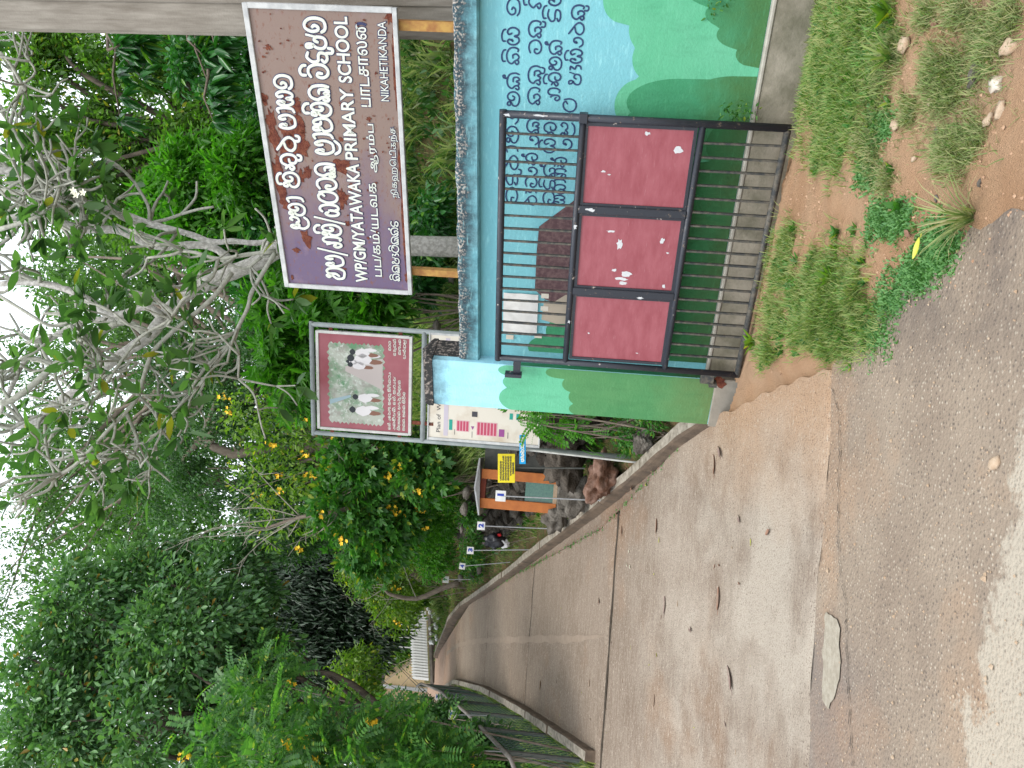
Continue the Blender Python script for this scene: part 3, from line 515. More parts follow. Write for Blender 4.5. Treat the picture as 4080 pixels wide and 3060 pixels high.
for i, (a, b) in enumerate(panels):
    fr = MB(); z0, z1 = .735, 1.478
    for q in ((a, a+.022, z0, z1), (b-.022, b, z0, z1), (a+.022, b-.022, z0, z0+.022), (a+.022, b-.022, z1-.022, z1)): fr.box(q[0], q[1], -.008, .012, q[2], q[3])
    pn = MB().box(a+.01, b-.01, .0, .004, z0+.01, z1-.01).build('panel', M['maroon'], gate)
    fr.build('panel_frame', M['black'], gate)
def blob(name, cx_, cz_, rx, rz_, y, mt, parent, seed, n=14, jag=.35, th=.0012):
    r = random.Random(seed); P = []
    for k in range(n):
        a = 2*math.pi*k/n; q = 1+r.uniform(-jag, jag); P.append((cx_+rx*q*math.cos(a), cz_+rz_*q*math.sin(a)))
    return MB().prism(P, y-th, y).build(name, M[mt], parent)
for q, (s, z, rx, rz_) in enumerate([(1.74, .845, .022, .030), (1.84, 1.06, .012, .018), (1.57, 1.33, .006, .016), (1.55, 1.29, .005, .010), (.82, 1.10, .022, .045), (.775, 1.13, .012, .040), (.74, 1.12, .012, .030), (.84, 1.19, .012, .02), (1.045, 1.17, .035, .022), (1.14, 1.24, .008, .03), (1.09, .87, .022, .014), (.735, .815, .014, .012), (.30, 1.34, .006, .008), (.15, .95, .004, .01), (1.0, .82, .006, .01)]):
    blob('paint_chip', s, z, rx, rz_, -.0002, 'flake', gate, q)
for s, z, rx, rz_ in ((1.30, 1.40, .012, .03), (1.17, 1.50, .02, .012), (1.93, 1.78, .006, .035), (.64, .98, .008, .02), (.40, 1.497, .012, .008), (1.925, 2.0, .008, .02)): blob('paint_chip', s, z, rx, rz_, -.0245, 'flake', gate, int(s*100), jag=.5)
MB().bevbox(1.89, 1.955, -.03, .03, 1.462, 1.52, .004).build('latch_socket', M['black'], gate)
MB().box(-.11, .005, -.014, -.006, 1.86, 1.92).box(-.135, -.105, -.04, .02, 1.85, 1.985).build('hinge_bracket', M['black'], gate)
MB().box(-.075, .01, -.02, .03, .33, .43).box(-.10, -.07, -.03, .04, .30, .36).build('hinge_bracket', M['black_dusty'], gate)
blob('rust_stain', -.09, .27, .05, .05, .043, 'rust', pil, 5)
# ------------------------------------------------------------------ sheets of paper taped to the wall
pp = thing('taped_notice', 'white paper notice taped to the cyan wall behind the gate bars', 'notice', wl(.34, .1735, 0), RZ)
for a, b in ((-.165, .18),):
    V = []; 
    for i in range(9):
        for j in range(7): V.append((a+(b-a)*i/8, -.004-.008*abs(math.sin(i*1.3+j*.8)), 1.752+.274*j/6))
    MB().add(V, [(i*7+j, (i+1)*7+j, (i+1)*7+j+1, i*7+j+1) for i in range(8) for j in range(6)]).build('sheet', M['white'], pp, True)
for x, z in ((.17, 1.70), (.06, 1.70), (-.19, 1.74), (-.22, 1.97)): MB().box(x-.02, x+.02, -.002, .0, z-.03, z+.03).build('tape', M['planpaper'], pp)
# ------------------------------------------------------------------ purple name board
SB = thing('school_name_board', 'rust flaked purple name board in three scripts on two posts above the wall', 'sign', wl(.144, .8, 2.92), RZ)
SW, SH = 2.295, 1.14
MB().box(.0, SW, .002, .03, 0, SH).build('board', M['purple'], SB)
fr = MB(); e = .035
fr.bevbox(-.01, SW+.01, -.014, .03, SH-.03, SH+.012, .004).bevbox(-.01, SW+.01, -.014, .03, -.014, .022, .004).bevbox(-.012, .028, -.015, .031, .02, SH-.028, .004).bevbox(SW-.028, SW+.012, -.015, .031, .02, SH-.028, .004)
fr.build('frame', M['signframe'], SB)
MB().box(2.18-.035, 2.18+.035, .04, .10, -.5, 1.1).build('post', M['yellowpost'], SB); MB().box(.19-.03, .19+.03, .04, .10, -.55, 1.1).build('post', M['yellowpost'], SB)
MB().box(2.18-.037, 2.18+.037, .037, .102, -1.7, -.43).build('post_foot', M['rust'], SB); MB().box(.19-.032, .19+.032, .037, .102, -1.7, -.43).build('post_foot', M['rust'], SB)
def si(word, x0, x1, z, xh, sw, sl):
    a = MB(); glyph_run(a, word, x0, z, xh, x1-x0, sw, -.0008, sl, grow=.012); a.build('letter_outline', M['letter_edge'], SB)
    a = MB(); glyph_run(a, word, x0, z, xh, x1-x0, sw, -.0040, sl); a.build('lettering', M['letter'], SB)
si('ළමA', .555, .83, .885, .13, .023, -.02); si('මiතuරu', .915, 1.33, .90, .125, .023, -.03); si('පAසල', 1.40, 1.80, .865, .13, .023, -.03)
si('බප/ගමi/යටවක', .10, 1.13, .592, .155, .024, -.012); si('පrAථමiක', 1.21, 1.74, .572, .15, .024, -.02); si('වiදuහල', 1.79, 2.215, .555, .15, .024, -.03)
si('නiකහQටiකනhද', .115, .67, .095, .058, .010, -.03)
def duo(body, x, z, w, h, sl=-.01, b=.005):
    latin('letter_outline', body, x, z, 1, w, M['letter_edge'], SB, -.0008, bold=b, extra=.009, slope=sl, height=h); latin('lettering', body, x, z, 1, w, M['letter'], SB, -.0035, bold=b, slope=sl, height=h)
duo('WP/GM/YATAWAKA', .085, .385, 1.05, .105); duo('PRIMARY', 1.165, .377, .545, .10); duo('SCHOOL', 1.765, .372, .46, .10)
duo('பப/கம்/யடவக', .137, .252, .84, .085, b=.002); duo('ஆரம்ப', 1.075, .232, .385, .085, b=.002); duo('பாடசாலை', 1.585, .236, .60, .08, b=.002)
duo('நிகஹெடிகந்த', .87, .070, .575, .075, -.03, .0); duo('NIKAHETIKANDA', 1.638, .088, .565, .062, -.02, .0)
for q, (x, z, rx, rz_) in enumerate([(1.44, 1.06, .09, .035), (.99, 1.06, .20, .04), (1.25, .83, .10, .06), (1.20, .95, .14, .06), (.46, .90, .07, .05), (1.56, .84, .05, .05), (1.40, .85, .08, .05), (1.11, .54, .07, .07), (.85, .54, .08, .05), (1.37, .95, .10, .05), (2.24, .045, .05, .03), (1.9, .03, .25, .012), (1.17, .03, .12, .014), (.6, .03, .35, .012), (.35, 1.0, .02, .03), (1.30, 1.05, .08, .04), (.74, 1.0, .05, .05), (.16, .03, .05, .014), (1.6, .47, .02, .02), (.62, .52, .02, .02), (.95, .45, .03, .02), (.2, .60, .01, .03), (1.5, .26, .015, .02), (.5, .35, .012, .012), (2.0, 1.0, .02, .02), (1.85, .7, .012, .02), (1.7, .3, .012, .015), (.08, 1.07, .025, .012), (1.33, .5, .015, .02)]):
    blob('rust_patch', x, z, rx, rz_, -.0002-.0002*(q % 6), 'rust', SB, q+40, 18, .45, .0015)
r_ = random.Random(3)
for q in range(26): blob('rust_patch', r_.uniform(.75, 1.75), r_.uniform(.80, 1.10), r_.uniform(.015, .05), r_.uniform(.012, .035), -.0002-.0002*(q % 6), 'rust', SB, q+300, 13, .5, .0015)
for q in range(70): blob('rust_patch', r_.betavariate(2.2, 1.2)*2.2+.04, r_.uniform(.06, 1.09), r_.uniform(.004, .012), r_.uniform(.004, .014), -.0042-.0003*(q % 6), 'rust', SB, q+100, 7, .4, .001)
# ------------------------------------------------------------------ utility pole and the red post at the edge
up_ = thing('utility_pole', 'grey ribbed concrete utility pole behind the purple board', 'pole', wl(2.50, 1.35, 0), RZ); up_.rotation_euler[1] = -.018
V = []; prof = [(-.30, .0), (-.27, -.02), (-.06, -.02), (-.045, -.045), (.0, -.045), (.015, -.02), (.16, -.02), (.16, .22), (-.30, .22)]
for z, k in ((-.1, 1.0), (8.5, .98)):
    for a, b in prof: V.append((a*k, b*k, z))
n_ = len(prof); MB().add(V, [(i, (i+1) % n_, n_+(i+1) % n_, n_+i) for i in range(n_)]+[tuple(range(n_-1, -1, -1)), tuple(range(n_, 2*n_))]).build('shaft', M['pole'], up_)
MB().tube([(.05, -.06, 2.50), (.05, -.10, 2.50), (.05, -.10, 2.56)], .03, 10).build('insulator', M['white'], up_)
MB().tube([(.05, -.10, 2.5), (-.08, -.06, 2.46), (-.10, -.06, 2.2)], .005, 5).build('wire', M['ink'], up_)
rp = MB().bevbox(-.14, .20, -.1, .1, -.1, 7.2, .01).build('red_post', M['rust_red']); rp.location = wl(2.84, 1.2, 0); rp.rotation_euler = (0, 0, RZ); tag(rp, 'rust red painted post at the edge beside the concrete pole', 'post')
# ------------------------------------------------------------------ pipe framed notice stand with the red board and the site plan
a0 = A(1328, 1240, 8.50); a1 = A(1781, 1224, 8.15); v_ = a1-a0; FW = float(np.hypot(v_[0], v_[1])); frz = math.atan2(v_[1], v_[0])
fbz = float(G(a0[0], a0[1])); FT = float(a0[2]); NS = thing('notice_stand', 'grey pipe frame holding a red photo board above a cream site plan', 'notice board', (a0[0], a0[1], 0), frz)
def pipe(p, r=.026): return MB().tube(p, r, 10).build('pipe', M['greypipe'], NS, True)
tz = FT-.03; pipe([(.0, 0, tz), (FW, 0, tz)]); pipe([(.03, 0, tz), (.03, 0, fbz-.1)]); pipe([(FW-.03, 0, tz), (FW-.03, 0, fbz-.1)])
sc_ = 8.5/3100
def fz(v): return FT-(v-1240)*sc_*1.0              # height of an upright pixel row on the left post
zR0, zR1 = fz(1650), fz(1274); MB().box(.10, FW-.10, -.02, .02, zR0, zR1).build('red_board', M['boardred'], NS)
bd = MB()
for q in ((.09, FW-.09, zR1-.02, zR1+.012), (.09, FW-.09, zR0-.012, zR0+.02), (.085, .115, zR0+.02, zR1-.02), (FW-.115, FW-.085, zR0+.02, zR1-.02)): bd.bevbox(q[0], q[1], -.032, .022, q[2], q[3], .003)
bd.build('board_edging', M['alum'], NS)
for z in (zR1-.15, zR0+.12):
    for x in (.07, FW-.07): MB().box(x-.04, x+.04, -.012, .0, z-.02, z+.02).build('clip', M['rust'], NS)
# printed photograph on the board: a ragged edged picture of a street scene
def rag(cx0, cx1, cz0, cz1, y, mt, name='photo_print'):
    P = []; n = 26; r = random.Random(9)
    for k in range(n): P.append((cx0+(cx1-cx0)*k/n, cz0-(.03 if k % 2 else .0)*r.uniform(.4, 1)))
    for k in range(n): P.append((cx1+(.03 if k % 2 else 0)*r.uniform(.4, 1), cz0+(cz1-cz0)*k/n))
    for k in range(n): P.append((cx1-(cx1-cx0)*k/n, cz1+(.03 if k % 2 else 0)*r.uniform(.4, 1)))
    for k in range(n): P.append((cx0-(.03 if k % 2 else 0)*r.uniform(.4, 1), cz1-(cz1-cz0)*k/n))
    c_ = ((cx0+cx1)/2, (cz0+cz1)/2); N = len(P); return MB().add([(c_[0], y, c_[1])]+[(a, y, b) for a, b in P], [(0, 1+i, 1+(i+1) % N) for i in range(N)]).build(name, mt, NS)
t = NT('street photo print'); n1 = t.noise(4.5, t.obj, off=(7, 0, 2), detail=6); n2 = t.noise(14, t.obj, detail=8); c = t.mix(t.ramp(n1, .45, .6), (.34, .36, .30), (.07, .20, .08)); c = t.mix(t.ramp(n2, .48, .62, 0, .7), c, (.22, .20, .17)); c = t.mix(t.ramp(t.noise(26, t.obj, off=(2, 2, 2), detail=8), .56, .64, 0, .8), c, (.48, .52, .46)); t.col(c).rough(.35, .6); M['photo'] = t.m
h_ = zR1-zR0; pz0, pz1 = zR0+h_*.30, zR1-h_*.13; rag(.19, FW-.22, pz0, pz1, -.0215, M['photo'])
M['skin'] = simple('printed skin', (.20, .10, .07), None, bump=0); M['prwhite'] = simple('printed white', (.60, .58, .58), None, bump=0); M['prdark'] = simple('printed dark', (.03, .035, .04), None, bump=0); M['prpath'] = simple('printed path', (.42, .37, .35), None, bump=0); M['prblue'] = simple('printed pole', (.28, .38, .42), None, bump=0)
def pz(f): return pz0+(pz1-pz0)*f
def pxx(f): return .19+(FW-.41)*f
def pr2(name, pts, y, mt): MB().prism([(pxx(a), pz(b)) for a, b in pts][::-1], y-.0008, y).build(name, M[mt], NS)
pr2('photo_print', [(.45, .0), (.85, .0), (.72, .7), (.66, .7)], -.0218, 'prpath'); pr2('photo_print', [(.22, 1), (.28, 1), (.36, .6), (.33, .6)], -.0218, 'prblue')
for cx_, cz_, s in ((.16, .50, 1.0), (.33, .45, .9), (.82, .52, 1.1), (.74, .55, .8), (.90, .5, .9), (.78, .62, .5)):
    k = .062*s; EL = lambda a, b, ra, rb_: [(a+ra*math.cos(w*.7854)*(1+.15*math.sin(w*3+a*9)), b+rb_*math.sin(w*.7854)) for w in range(8)]
    pr2('photo_print', EL(cx_, cz_-.13*s, k, .16*s), -.0226, 'prwhite'); pr2('photo_print', EL(cx_-.02*s, cz_-.33*s, k*.45, .15*s), -.0224, 'skin'); pr2('photo_print', EL(cx_+.05*s, cz_-.30*s, k*.4, .14*s), -.0223, 'prwhite'); pr2('photo_print', EL(cx_+.01*s, cz_+.07*s, .04*s, .065*s), -.0229, 'prdark')
    continue
    pr2('photo_print', [(cx_-k, cz_-.28*s), (cx_+k, cz_-.28*s), (cx_+k*.9, cz_), (cx_-k*.7, cz_)], -.0226, 'prwhite'); pr2('photo_print', [(cx_-k*.9, cz_-.46*s), (cx_+k*.2, cz_-.46*s), (cx_+k*.3, cz_-.28*s), (cx_-k*.8, cz_-.28*s)], -.0226, 'skin')
    pr2('photo_print', [(cx_-.03*s, cz_), (cx_+.05*s, cz_), (cx_+.055*s, cz_+.1*s), (cx_+.01*s, cz_+.14*s), (cx_-.04*s, cz_+.1*s)], -.0229, 'prdark')
tx = MB()
for i, (wds, x0, x1) in enumerate((('දනh.eදරණ.මතuවu.මiණiකටe', .14, .70), ('eනබiහනi.දනh.මගeහ', .14, .66), ('සiපසයන.හඳරu.සiතuහන', .14, .63), ('එනන.එනන.සiරiත'.replace('එ', 'ථ'), .14, .52))):
    glyph_run(tx, wds, x0, zR0+h_*(.215-.052*i), .022, (x1-x0)*FW*.9, .006, -.0212)
for i, (wds, x0, x1) in enumerate((('වටට', .80, .88), ('දරuවනh', .76, .90), ('නණeන', .77, .90), ('පතhවළ', .74, .90))): glyph_run(tx, wds, x0*FW, zR0+h_*(.215-.052*i), .022, (x1-x0)*FW, .006, -.0212)
tx.build('lettering', M['letter'], NS)
# middle cross pipe and plan board
cz_ = fz(1250+440+10); pipe([(.03, 0, cz_), (FW-.03, 0, cz_)], .03); MB().box(.22, .26, -.02, -.0, cz_-.12, cz_+.12).build('clip', M['rust'], NS)
zP1, zP0 = cz_-.07, fz(2165); MB().box(.09, FW-.05, -.02, .02, zP0, zP1).build('plan_board', M['planpaper'], NS)
bd = MB()
for q in ((.06, FW-.03, zP1, zP1+.018), (.06, FW-.03, zP0-.018, zP0), (.06, .092, zP0, zP1), (FW-.052, FW-.03, zP0, zP1)): bd.bevbox(q[0], q[1], -.03, .03, q[2], q[3], .003)
bd.build('board_edging', M['signframe'], NS)
PH = zP1-zP0
def pb(x0, x1, f0, f1, mt): return MB().box(x0, x1, -.0218, -.0202, zP1-PH*f1, zP1-PH*f0).build('plan_mark', M[mt], NS)
latin('lettering', 'Plan of  WP/GM/YATAWAKA', .15, zP1-PH*.105, 1, .95, M['ink'], NS, -.021, height=.045)
pb(.12, FW-.08, .135, .175, 'lilac'); pb(.19, .31, .185, .215, 'green_print')
def hall(x0, x1, f0, f1, n):
    pb(x0-.008, x1+.008, f0-.004, f1+.004, 'pink_print')
    for k in range(n): MB().box(x0, x1, -.0225, -.0205, zP1-PH*(f0+(f1-f0)*(k+.85)/n), zP1-PH*(f0+(f1-f0)*(k+.15)/n)).build('plan_mark', M['red_print'], NS)
hall(.19, .30, .255, .365, 4); hall(.16, .30, .44, .62, 6)
pb(.155, .24, .64, .69, 'purple_print'); pb(.36, .43, .73, .76, 'green_print'); pb(.36, .43, .79, .82, 'green_print'); pb(.36, .42, .39, .44, 'ink'); pb(.14, .21, .72, .725, 'ink'); pb(.14, .2, .235, .239, 'ink'); pb(.12, .19, .395, .399, 'ink')
MB().prism([(.21, zP1-PH*.40), (.25, zP1-PH*.385), (.25, zP1-PH*.415)], -.0222, -.0202).build('plan_mark', M['purple_print'], NS)
# ------------------------------------------------------------------ numbered stakes and the two small word signs
def stake(u, v, Yb, ub, vb, w, num, label, mt='white', lean=0, grp='numbered stakes beside the drive'):
    p = A(ub, vb, Yb); q = A(u, v, Yb); r = thing('numbered_stake', label, 'stake', tuple(p), 0, grp); b = MB().tube([(0, 0, -.15), tuple(q-p)], .008, 7).build('rod', M['tin'] if mt == 'white' else M['tin_dark'], r)
    d = q-p; pl = MB().bevbox(-w/2, w/2, -.006, .006, -w*.48, w*.48, .002).build('plate', M['white'], r); pl.location = tuple(d); pl.rotation_euler = (0, random.uniform(-.05, .05), math.atan2(q[0], q[1])*-.6)
    nm = latin('numeral', num, -w*.20, -w*.27, 1, w*.40 if num != '1' else w*.12, M['blue_num'], pl, -.0068, height=w*.56, bold=.012); 
    return r
stake(3060-1976, 1995, 9.0, 3060-1990, 2341, .125, '1', 'white number 1 plate on a thin rod before the orange shrine')
stake(3060-2095, 1917, 10.9, 3060-2105, 2200, .115, '2', 'white number 2 plate on a thin rod before the dark stone wall')
stake(3060-2193, 1874, 12.5, 3060-2187, 2087, .115, '3', 'white number 3 plate on a rod above the stone wall end')
stake(3060-2256, 1842, 14.2, 3060-2237, 2000, .115, '4', 'white number 4 plate on a leaning rod among bank grass')
stake(3060-2309, 1776, 15.5, 3060-2306, 1845, .13, '6', 'small white number 6 plate nearest the bend of the drive')
stake(3060-2777, 1745, 17, 3060-2777, 1840, .12, '7', 'white number 7 plate behind the far end of the mesh fence')
stake(3060-2847, 1803, 11.5, 3060-2847, 1900, .12, '9', 'white number 9 plate in shrubs behind the mesh fence')
stake(3060-2991, 1900, 9.6, 3060-2991, 2000, .10, '5', 'white plate number 5 deep in leaves left of the fence')
def wsign(name, corners, Yd, mt, label, build, base=None):
    P = [A(3060-y, x, Yd) for x, y in corners]; r = thing(name, label, 'sign', tuple((P[0]+P[2])/2), 0); w = float(np.linalg.norm(P[1]-P[0])); h = float(np.linalg.norm(P[3]-P[0])); d = P[1]-P[0]; ang = math.atan2(d[2], np.hypot(d[0], d[1]))
    r.rotation_euler = (0, -ang, math.atan2(d[1], d[0])); MB().bevbox(-w/2, w/2, -.006, .006, -h/2, h/2, .002).build('plate', M[mt], r); build(r, w, h); return r
def bl(r, w, h): a = MB(); glyph_run(a, 'ආeරAහණ', -w*.42, -h*.18, h*.42, w*.84, .012, -.0066); a.build('lettering', M['letter'], r)
def yl(r, w, h):
    a = MB()
    for i, (t_, x0, x1) in enumerate((('පසයලවනහන', -.42, .25), ('මසහනකයවෙත'.replace('ෙ', 'e'), -.42, .42), ('නසදපමයලහහ', -.42, .42), ('කහසතලසවනබ', -.42, .42), ('හතගසසතන', -.25, .42), ('රසකලතම', -.2, .2))): glyph_run(a, t_, x0*w, h*(.30-.145*i), h*.075, (x1-x0)*w, .0045, -.0066)
    a.build('lettering', M['ink'], r)
b_ = wsign('word_sign', [(2070, 1848), (2070, 1732), (2095, 1733), (2095, 1846)], 8.2, 'sign_blue', 'small bright blue sign strip on a thin rod by the kerb', bl); b_.rotation_euler[1] += .0
yl_ = wsign('word_sign', [(1984, 1922), (1984, 1807), (2052, 1809), (2052, 1922)], 8.6, 'sign_yellow', 'small yellow notice with black lines of writing by the shrine', yl)
pb0 = A(3060-1841, 2510, 8.2); pt0 = A(3060-1791, 2085, 8.22); MB().tube([tuple(pb0-np.array(b_.location)-np.array([0, 0, .1])), tuple(pt0+np.array([0, .02, 0])-np.array(b_.location))], .011, 7).build('rod', M['alum'], b_).matrix_parent_inverse = b_.matrix_basis.inverted() @ Matrix.Translation(b_.location)
pb1 = A(3060-1866, 2330, 8.62); pt1 = A(3060-1864, 2040, 8.62); MB().tube([tuple(pb1-np.array(yl_.location)), tuple(pt1+np.array([0, .02, 0])-np.array(yl_.location))], .009, 7).build('rod', M['tin_dark'], yl_).matrix_parent_inverse = yl_.matrix_basis.inverted() @ Matrix.Translation(yl_.location)
# ------------------------------------------------------------------ little orange shrine box against the bank
o0 = A(3060-2028, 2215, 10.2); sx_ = 10.2/3100; SR = thing('roadside_shrine', 'small orange plastered shrine box with a thin tin roof against the bank', 'shrine', tuple(o0), math.radians(6))
w1 = (2028-1912)*sx_; H1 = (2215-1905)*sx_
MB().bevbox(-.065, .065, 0, .12, 0, H1, .006).build('pillar', M['orange'], SR); MB().bevbox(w1-.065, w1+.065, 0, .12, .0, H1-.01, .006).build('pillar', M['orange'], SR)
MB().box(-.06, w1+.06, .005, .11, H1-.075, H1).build('lintel', M['orange_dark'], SR); MB().box(.066, w1-.066, .0, .11, 0, .05).build('sill', M['stone_pale'], SR)
MB().box(.066, w1-.066, .05, .06, .05, .42).build('pane', M['glass'], SR); MB().box(w1+.05, w1+.42, .12, .6, 0.1, H1-.02).build('side_wall', M['tin_dark'], SR)
V = [(-.16, -.06, H1-.03), (w1*.5, -.08, H1+.05), (w1+.20, -.05, H1+.02), (w1+.22, .6, H1+.03), (w1*.5, .6, H1+.06), (-.16, .6, H1-.02)]; V += [(a, b, c_+.02) for a, b, c_ in V]
MB().add(V, [(5, 4, 3, 2, 1, 0)]+[(6, 7, 8, 9, 10, 11)]+[(i, (i+1) % 6, 6+(i+1) % 6, 6+i) for i in range(6)]).build('roof', M['tin'], SR)
MB().bevbox(-.1, w1+.4, -.05, .6, -.45, -.002, .02, .01).build('plinth', M['rock'], SR)
# ------------------------------------------------------------------ rocks
def rock(name, u, v, Yd, rx, rz_, mt, label, ry=None, seed=1, group=None, j=.30, rot=0):
    p = A(u, v, Yd); o = MB().sphere((0, 0, 0), 1, rx, ry or rx*.8, rz_, 4, j, 3.2, seed).build(name, M[mt], None, True); o.location = tuple(p); o.rotation_euler = (0, rot, random.uniform(-.3, .3)); return tag(o, label, 'rock', group)
rock('boulder', 3060-1905, 2395, 8.75, .26, .14, 'rock_red', 'smooth red brown boulder lying behind the kerb under the blue sign', seed=3, rot=.2)
rock('boulder', 3060-1975, 2300, 9.5, .22, .17, 'rock', 'rough grey boulder below the orange shrine', seed=5)
rock('boulder', 3060-2065, 2215, 10.3, .17, .15, 'rock', 'pale grey boulder left of the shrine foot', seed=8)
rock('boulder', 3060-1830, 2245, 9.4, .34, .2, 'rock_dark', 'dark mossy boulder between the shrine and plan board', seed=11)
rock('boulder', 3060-1755, 2560, 7.7, .11, .08, 'rock', 'grey stone in weeds beside the pillar base', seed=13)
rock('boulder', 3060-1800, 2090, 10.6, .3, .16, 'rock_dark', 'dark brown stone above the shrine side wall', seed=15)
# rough retaining wall of dark stones along the bank
RW = thing('retaining_wall', 'dark rough stone retaining wall along the bank behind the numbered stakes', 'wall'); vs = []
for k in range(5): vs.append(MB().sphere((0, 0, 0), 1, 1, .8, .72, 2, .22, 3, 20+k).mesh('stone')); vs[-1].materials.append(M['rock_dark'] if k % 2 else M['rock'])
for y in np.arange(9.0, 15.5, .27):
    for r_i in range(5):
        if random.random() < .12: continue
        yy = y+random.uniform(-.06, .06)+(r_i % 2)*.1; hh = .05+r_i*.21+random.uniform(-.02, .02)
        if hh > 1.05*sm((yy-8.2)/1.6)+.1: continue
        o = link('stone', random.choice(vs), None, RW); sz_ = random.uniform(.12, .18); o.scale = (sz_*1.1, sz_*1.25, sz_*.9); o.location = (kR(yy)+.72+.26*hh, yy, float(D(yy))+.06+hh); o.rotation_euler = (random.uniform(-.3, .3), random.uniform(-.3, .3), random.uniform(0, 6))
for q, (x, y, yd) in enumerate([(1745, 290, 11), (1700, 350, 12.2), (1760, 400, 11), (1690, 470, 12), (1665, 540, 12.6), (1735, 340, 11.2), (1650, 340, 12.8), (1700, 610, 12), (1800, 1100, 10), (1740, 1300, 10), (1845, 1380, 9.5), (1850, 2030, 11.8), (1860, 1960, 11.6), (1840, 2110, 12.2), (1835, 2300, 17), (1880, 2290, 16.5), (1910, 2270, 16)]):
    p = A(3060-y, x, yd); px_ = (p[0], p[1]); k = random.uniform(.05, .095); o = MB().sphere((0, 0, 0), k, 1.2, .9, .7, 2, .25, 3, 50+q).build('bank_stone', M['rock'], None, True); o.location = (p[0], p[1], max(p[2]-.02, float(G(*px_))-.02) if q < 0 else p[2]); tag(o, 'grey stones showing in the grass of the hillside bank', 'stone', 'stones on the hillside bank')
# rubbish by the stakes
for nm, x, y, k, mt, lb in (('rubbish_bag', 1975, 2155, .10, 'darkbag', 'black plastic rubbish bag on the stone wall by stake 2'), ('carrier_bag', 2008, 2168, .055, 'bag', 'crumpled white carrier bag hanging on the stone wall'), ('wrapper', 1990, 2132, .02, 'red', 'small red wrapper next to the black bag')):
    o = MB().sphere((0, 0, 0), k, 1, .5, 1.3, 3, .45, 4, 60).build(nm, M[mt], None, True); o.location = tuple(A(3060-y, x, 11.35)); tag(o, lb, 'rubbish')
# ------------------------------------------------------------------ mesh fence on the left kerb
FN = thing('mesh_fence', 'low green wire mesh fence with a rusty top rail along the left kerb', 'fence')
fy = list(np.arange(9.3, 20.5, 1.55))
for y in fy: MB().box(kL(y)-.06, kL(y)-.015, y-.02, y+.02, float(D(y))-.1, float(D(y))+.97).build('post', M['tin_dark'], FN)
MB().tube([(kL(y)-.04, y, float(D(y))+.98) for y in np.arange(8.6, 20.6, .4)], .026, 8).build('top_rail', M['rail'], FN, True)
wm = MB()
for y in np.arange(8.6, 20, .13):
    for sg in (1, -1):
        y0, y1 = (y, y+.85) if sg > 0 else (y+.85, y); p = [(kL(y0)-.04, y0, float(D(y0))+.05), (kL(y1)-.04, y1, float(D(y1))+.95)]
        wm.tube(p, .0035, 3, False)
w_ = wm.build('wire_mesh', M['mesh'], FN); w_['kind'] = 'stuff'
gp = MB().box(-.03, .03, -.03, .03, -.1, 1.5).build('fence_gate_post', M['tin_dark']); gp.location = (kL(8.3)-.25, 8.3, .5); tag(gp, 'dark post at the near end of the mesh fence', 'post')
ob = MB().box(-.45, .0, -.02, .02, 0, .06).build('orange_bar', M['yellowpost']); ob.location = (kL(8.5)-.2, 8.5, 1.02); ob.rotation_euler = (0, 0, .1); tag(ob, 'thin orange bar beside the near end of the mesh fence', 'bar')
# ------------------------------------------------------------------ hilltop: painted stones, picket fence, flag poles, house
hz = A(420, 1700, 26)
HS = thing('cream_house', 'cream house with a dark sloping roof edge behind the white picket fence', 'house', tuple(A(360, 1725, 31)), 0)
MB().prism([(-3.2, -1.5), (.95, -1.5), (.95, 1.05), (.05, 1.95), (-3.2, 1.95)], 0, 3).build('wall', M['cream'], HS); MB().prism([(-.1, 1.98), (1.35, .62), (1.47, .74), (.0, 2.16)], -.4, 3.2).build('roof', M['roof'], HS); MB().prism([(-.05, 2.17), (1.5, .78), (1.6, .86), (.05, 2.28)], -.42, 3.25).build('gutter', M['tin'], HS); MB().box(-.6, -.45, -.05, 0, -1.5, 2).build('corner_post', M['white'], HS)
PF = thing('picket_fence', 'white painted picket fence above the flower bed at the hilltop', 'fence')
pkm = MB().add([(-.045, -.01, 0), (.045, -.01, 0), (.045, -.01, .5), (0, -.01, .57), (-.045, -.01, .5), (-.045, .01, 0), (.045, .01, 0), (.045, .01, .5), (0, .01, .57), (-.045, .01, .5)], [(0, 1, 2, 3, 4), (9, 8, 7, 6, 5), (0, 5, 6, 1), (1, 6, 7, 2), (2, 7, 8, 3), (3, 8, 9, 4), (4, 9, 5, 0)]).mesh('picket'); pkm.materials.append(M['white'])
pa = A(3060-2440, 1688, 26); pb_ = A(3060-2705, 1698, 25)
for k in range(25):
    p = pa+(pb_-pa)*k/24; o = link('picket', pkm, None, PF); o.location = (p[0], p[1], p[2]-.08)
MB().tube([tuple(pa+np.array([0, .03, .1])), tuple(pb_+np.array([0, .03, .1]))], .03, 4).build('fence_rail', M['white'], PF); MB().tube([tuple(pa+np.array([0, .03, .35])), tuple(pb_+np.array([0, .03, .35]))], .03, 4).build('fence_rail', M['white'], PF)
MB().tube([tuple(pa+np.array([0, -.3, -.35])), tuple(pb_+np.array([0, -.3, -.35]))], .16, 6).build('low_wall', M['rock_dark'], PF)
fb = MB(); q0, q1 = A(3060-2420, 1790, 23.9), A(3060-2730, 1742, 24.4); q2, q3 = A(3060-2720, 1690, 26.3), A(3060-2420, 1690, 27)
fb.add([tuple(q0-np.array([0, 0, .15])), tuple(q1-np.array([0, 0, .1])), tuple(q2), tuple(q3)], [(0, 3, 2, 1)]); tag(fb.build('flower_bed', M['earth']), kind='structure')
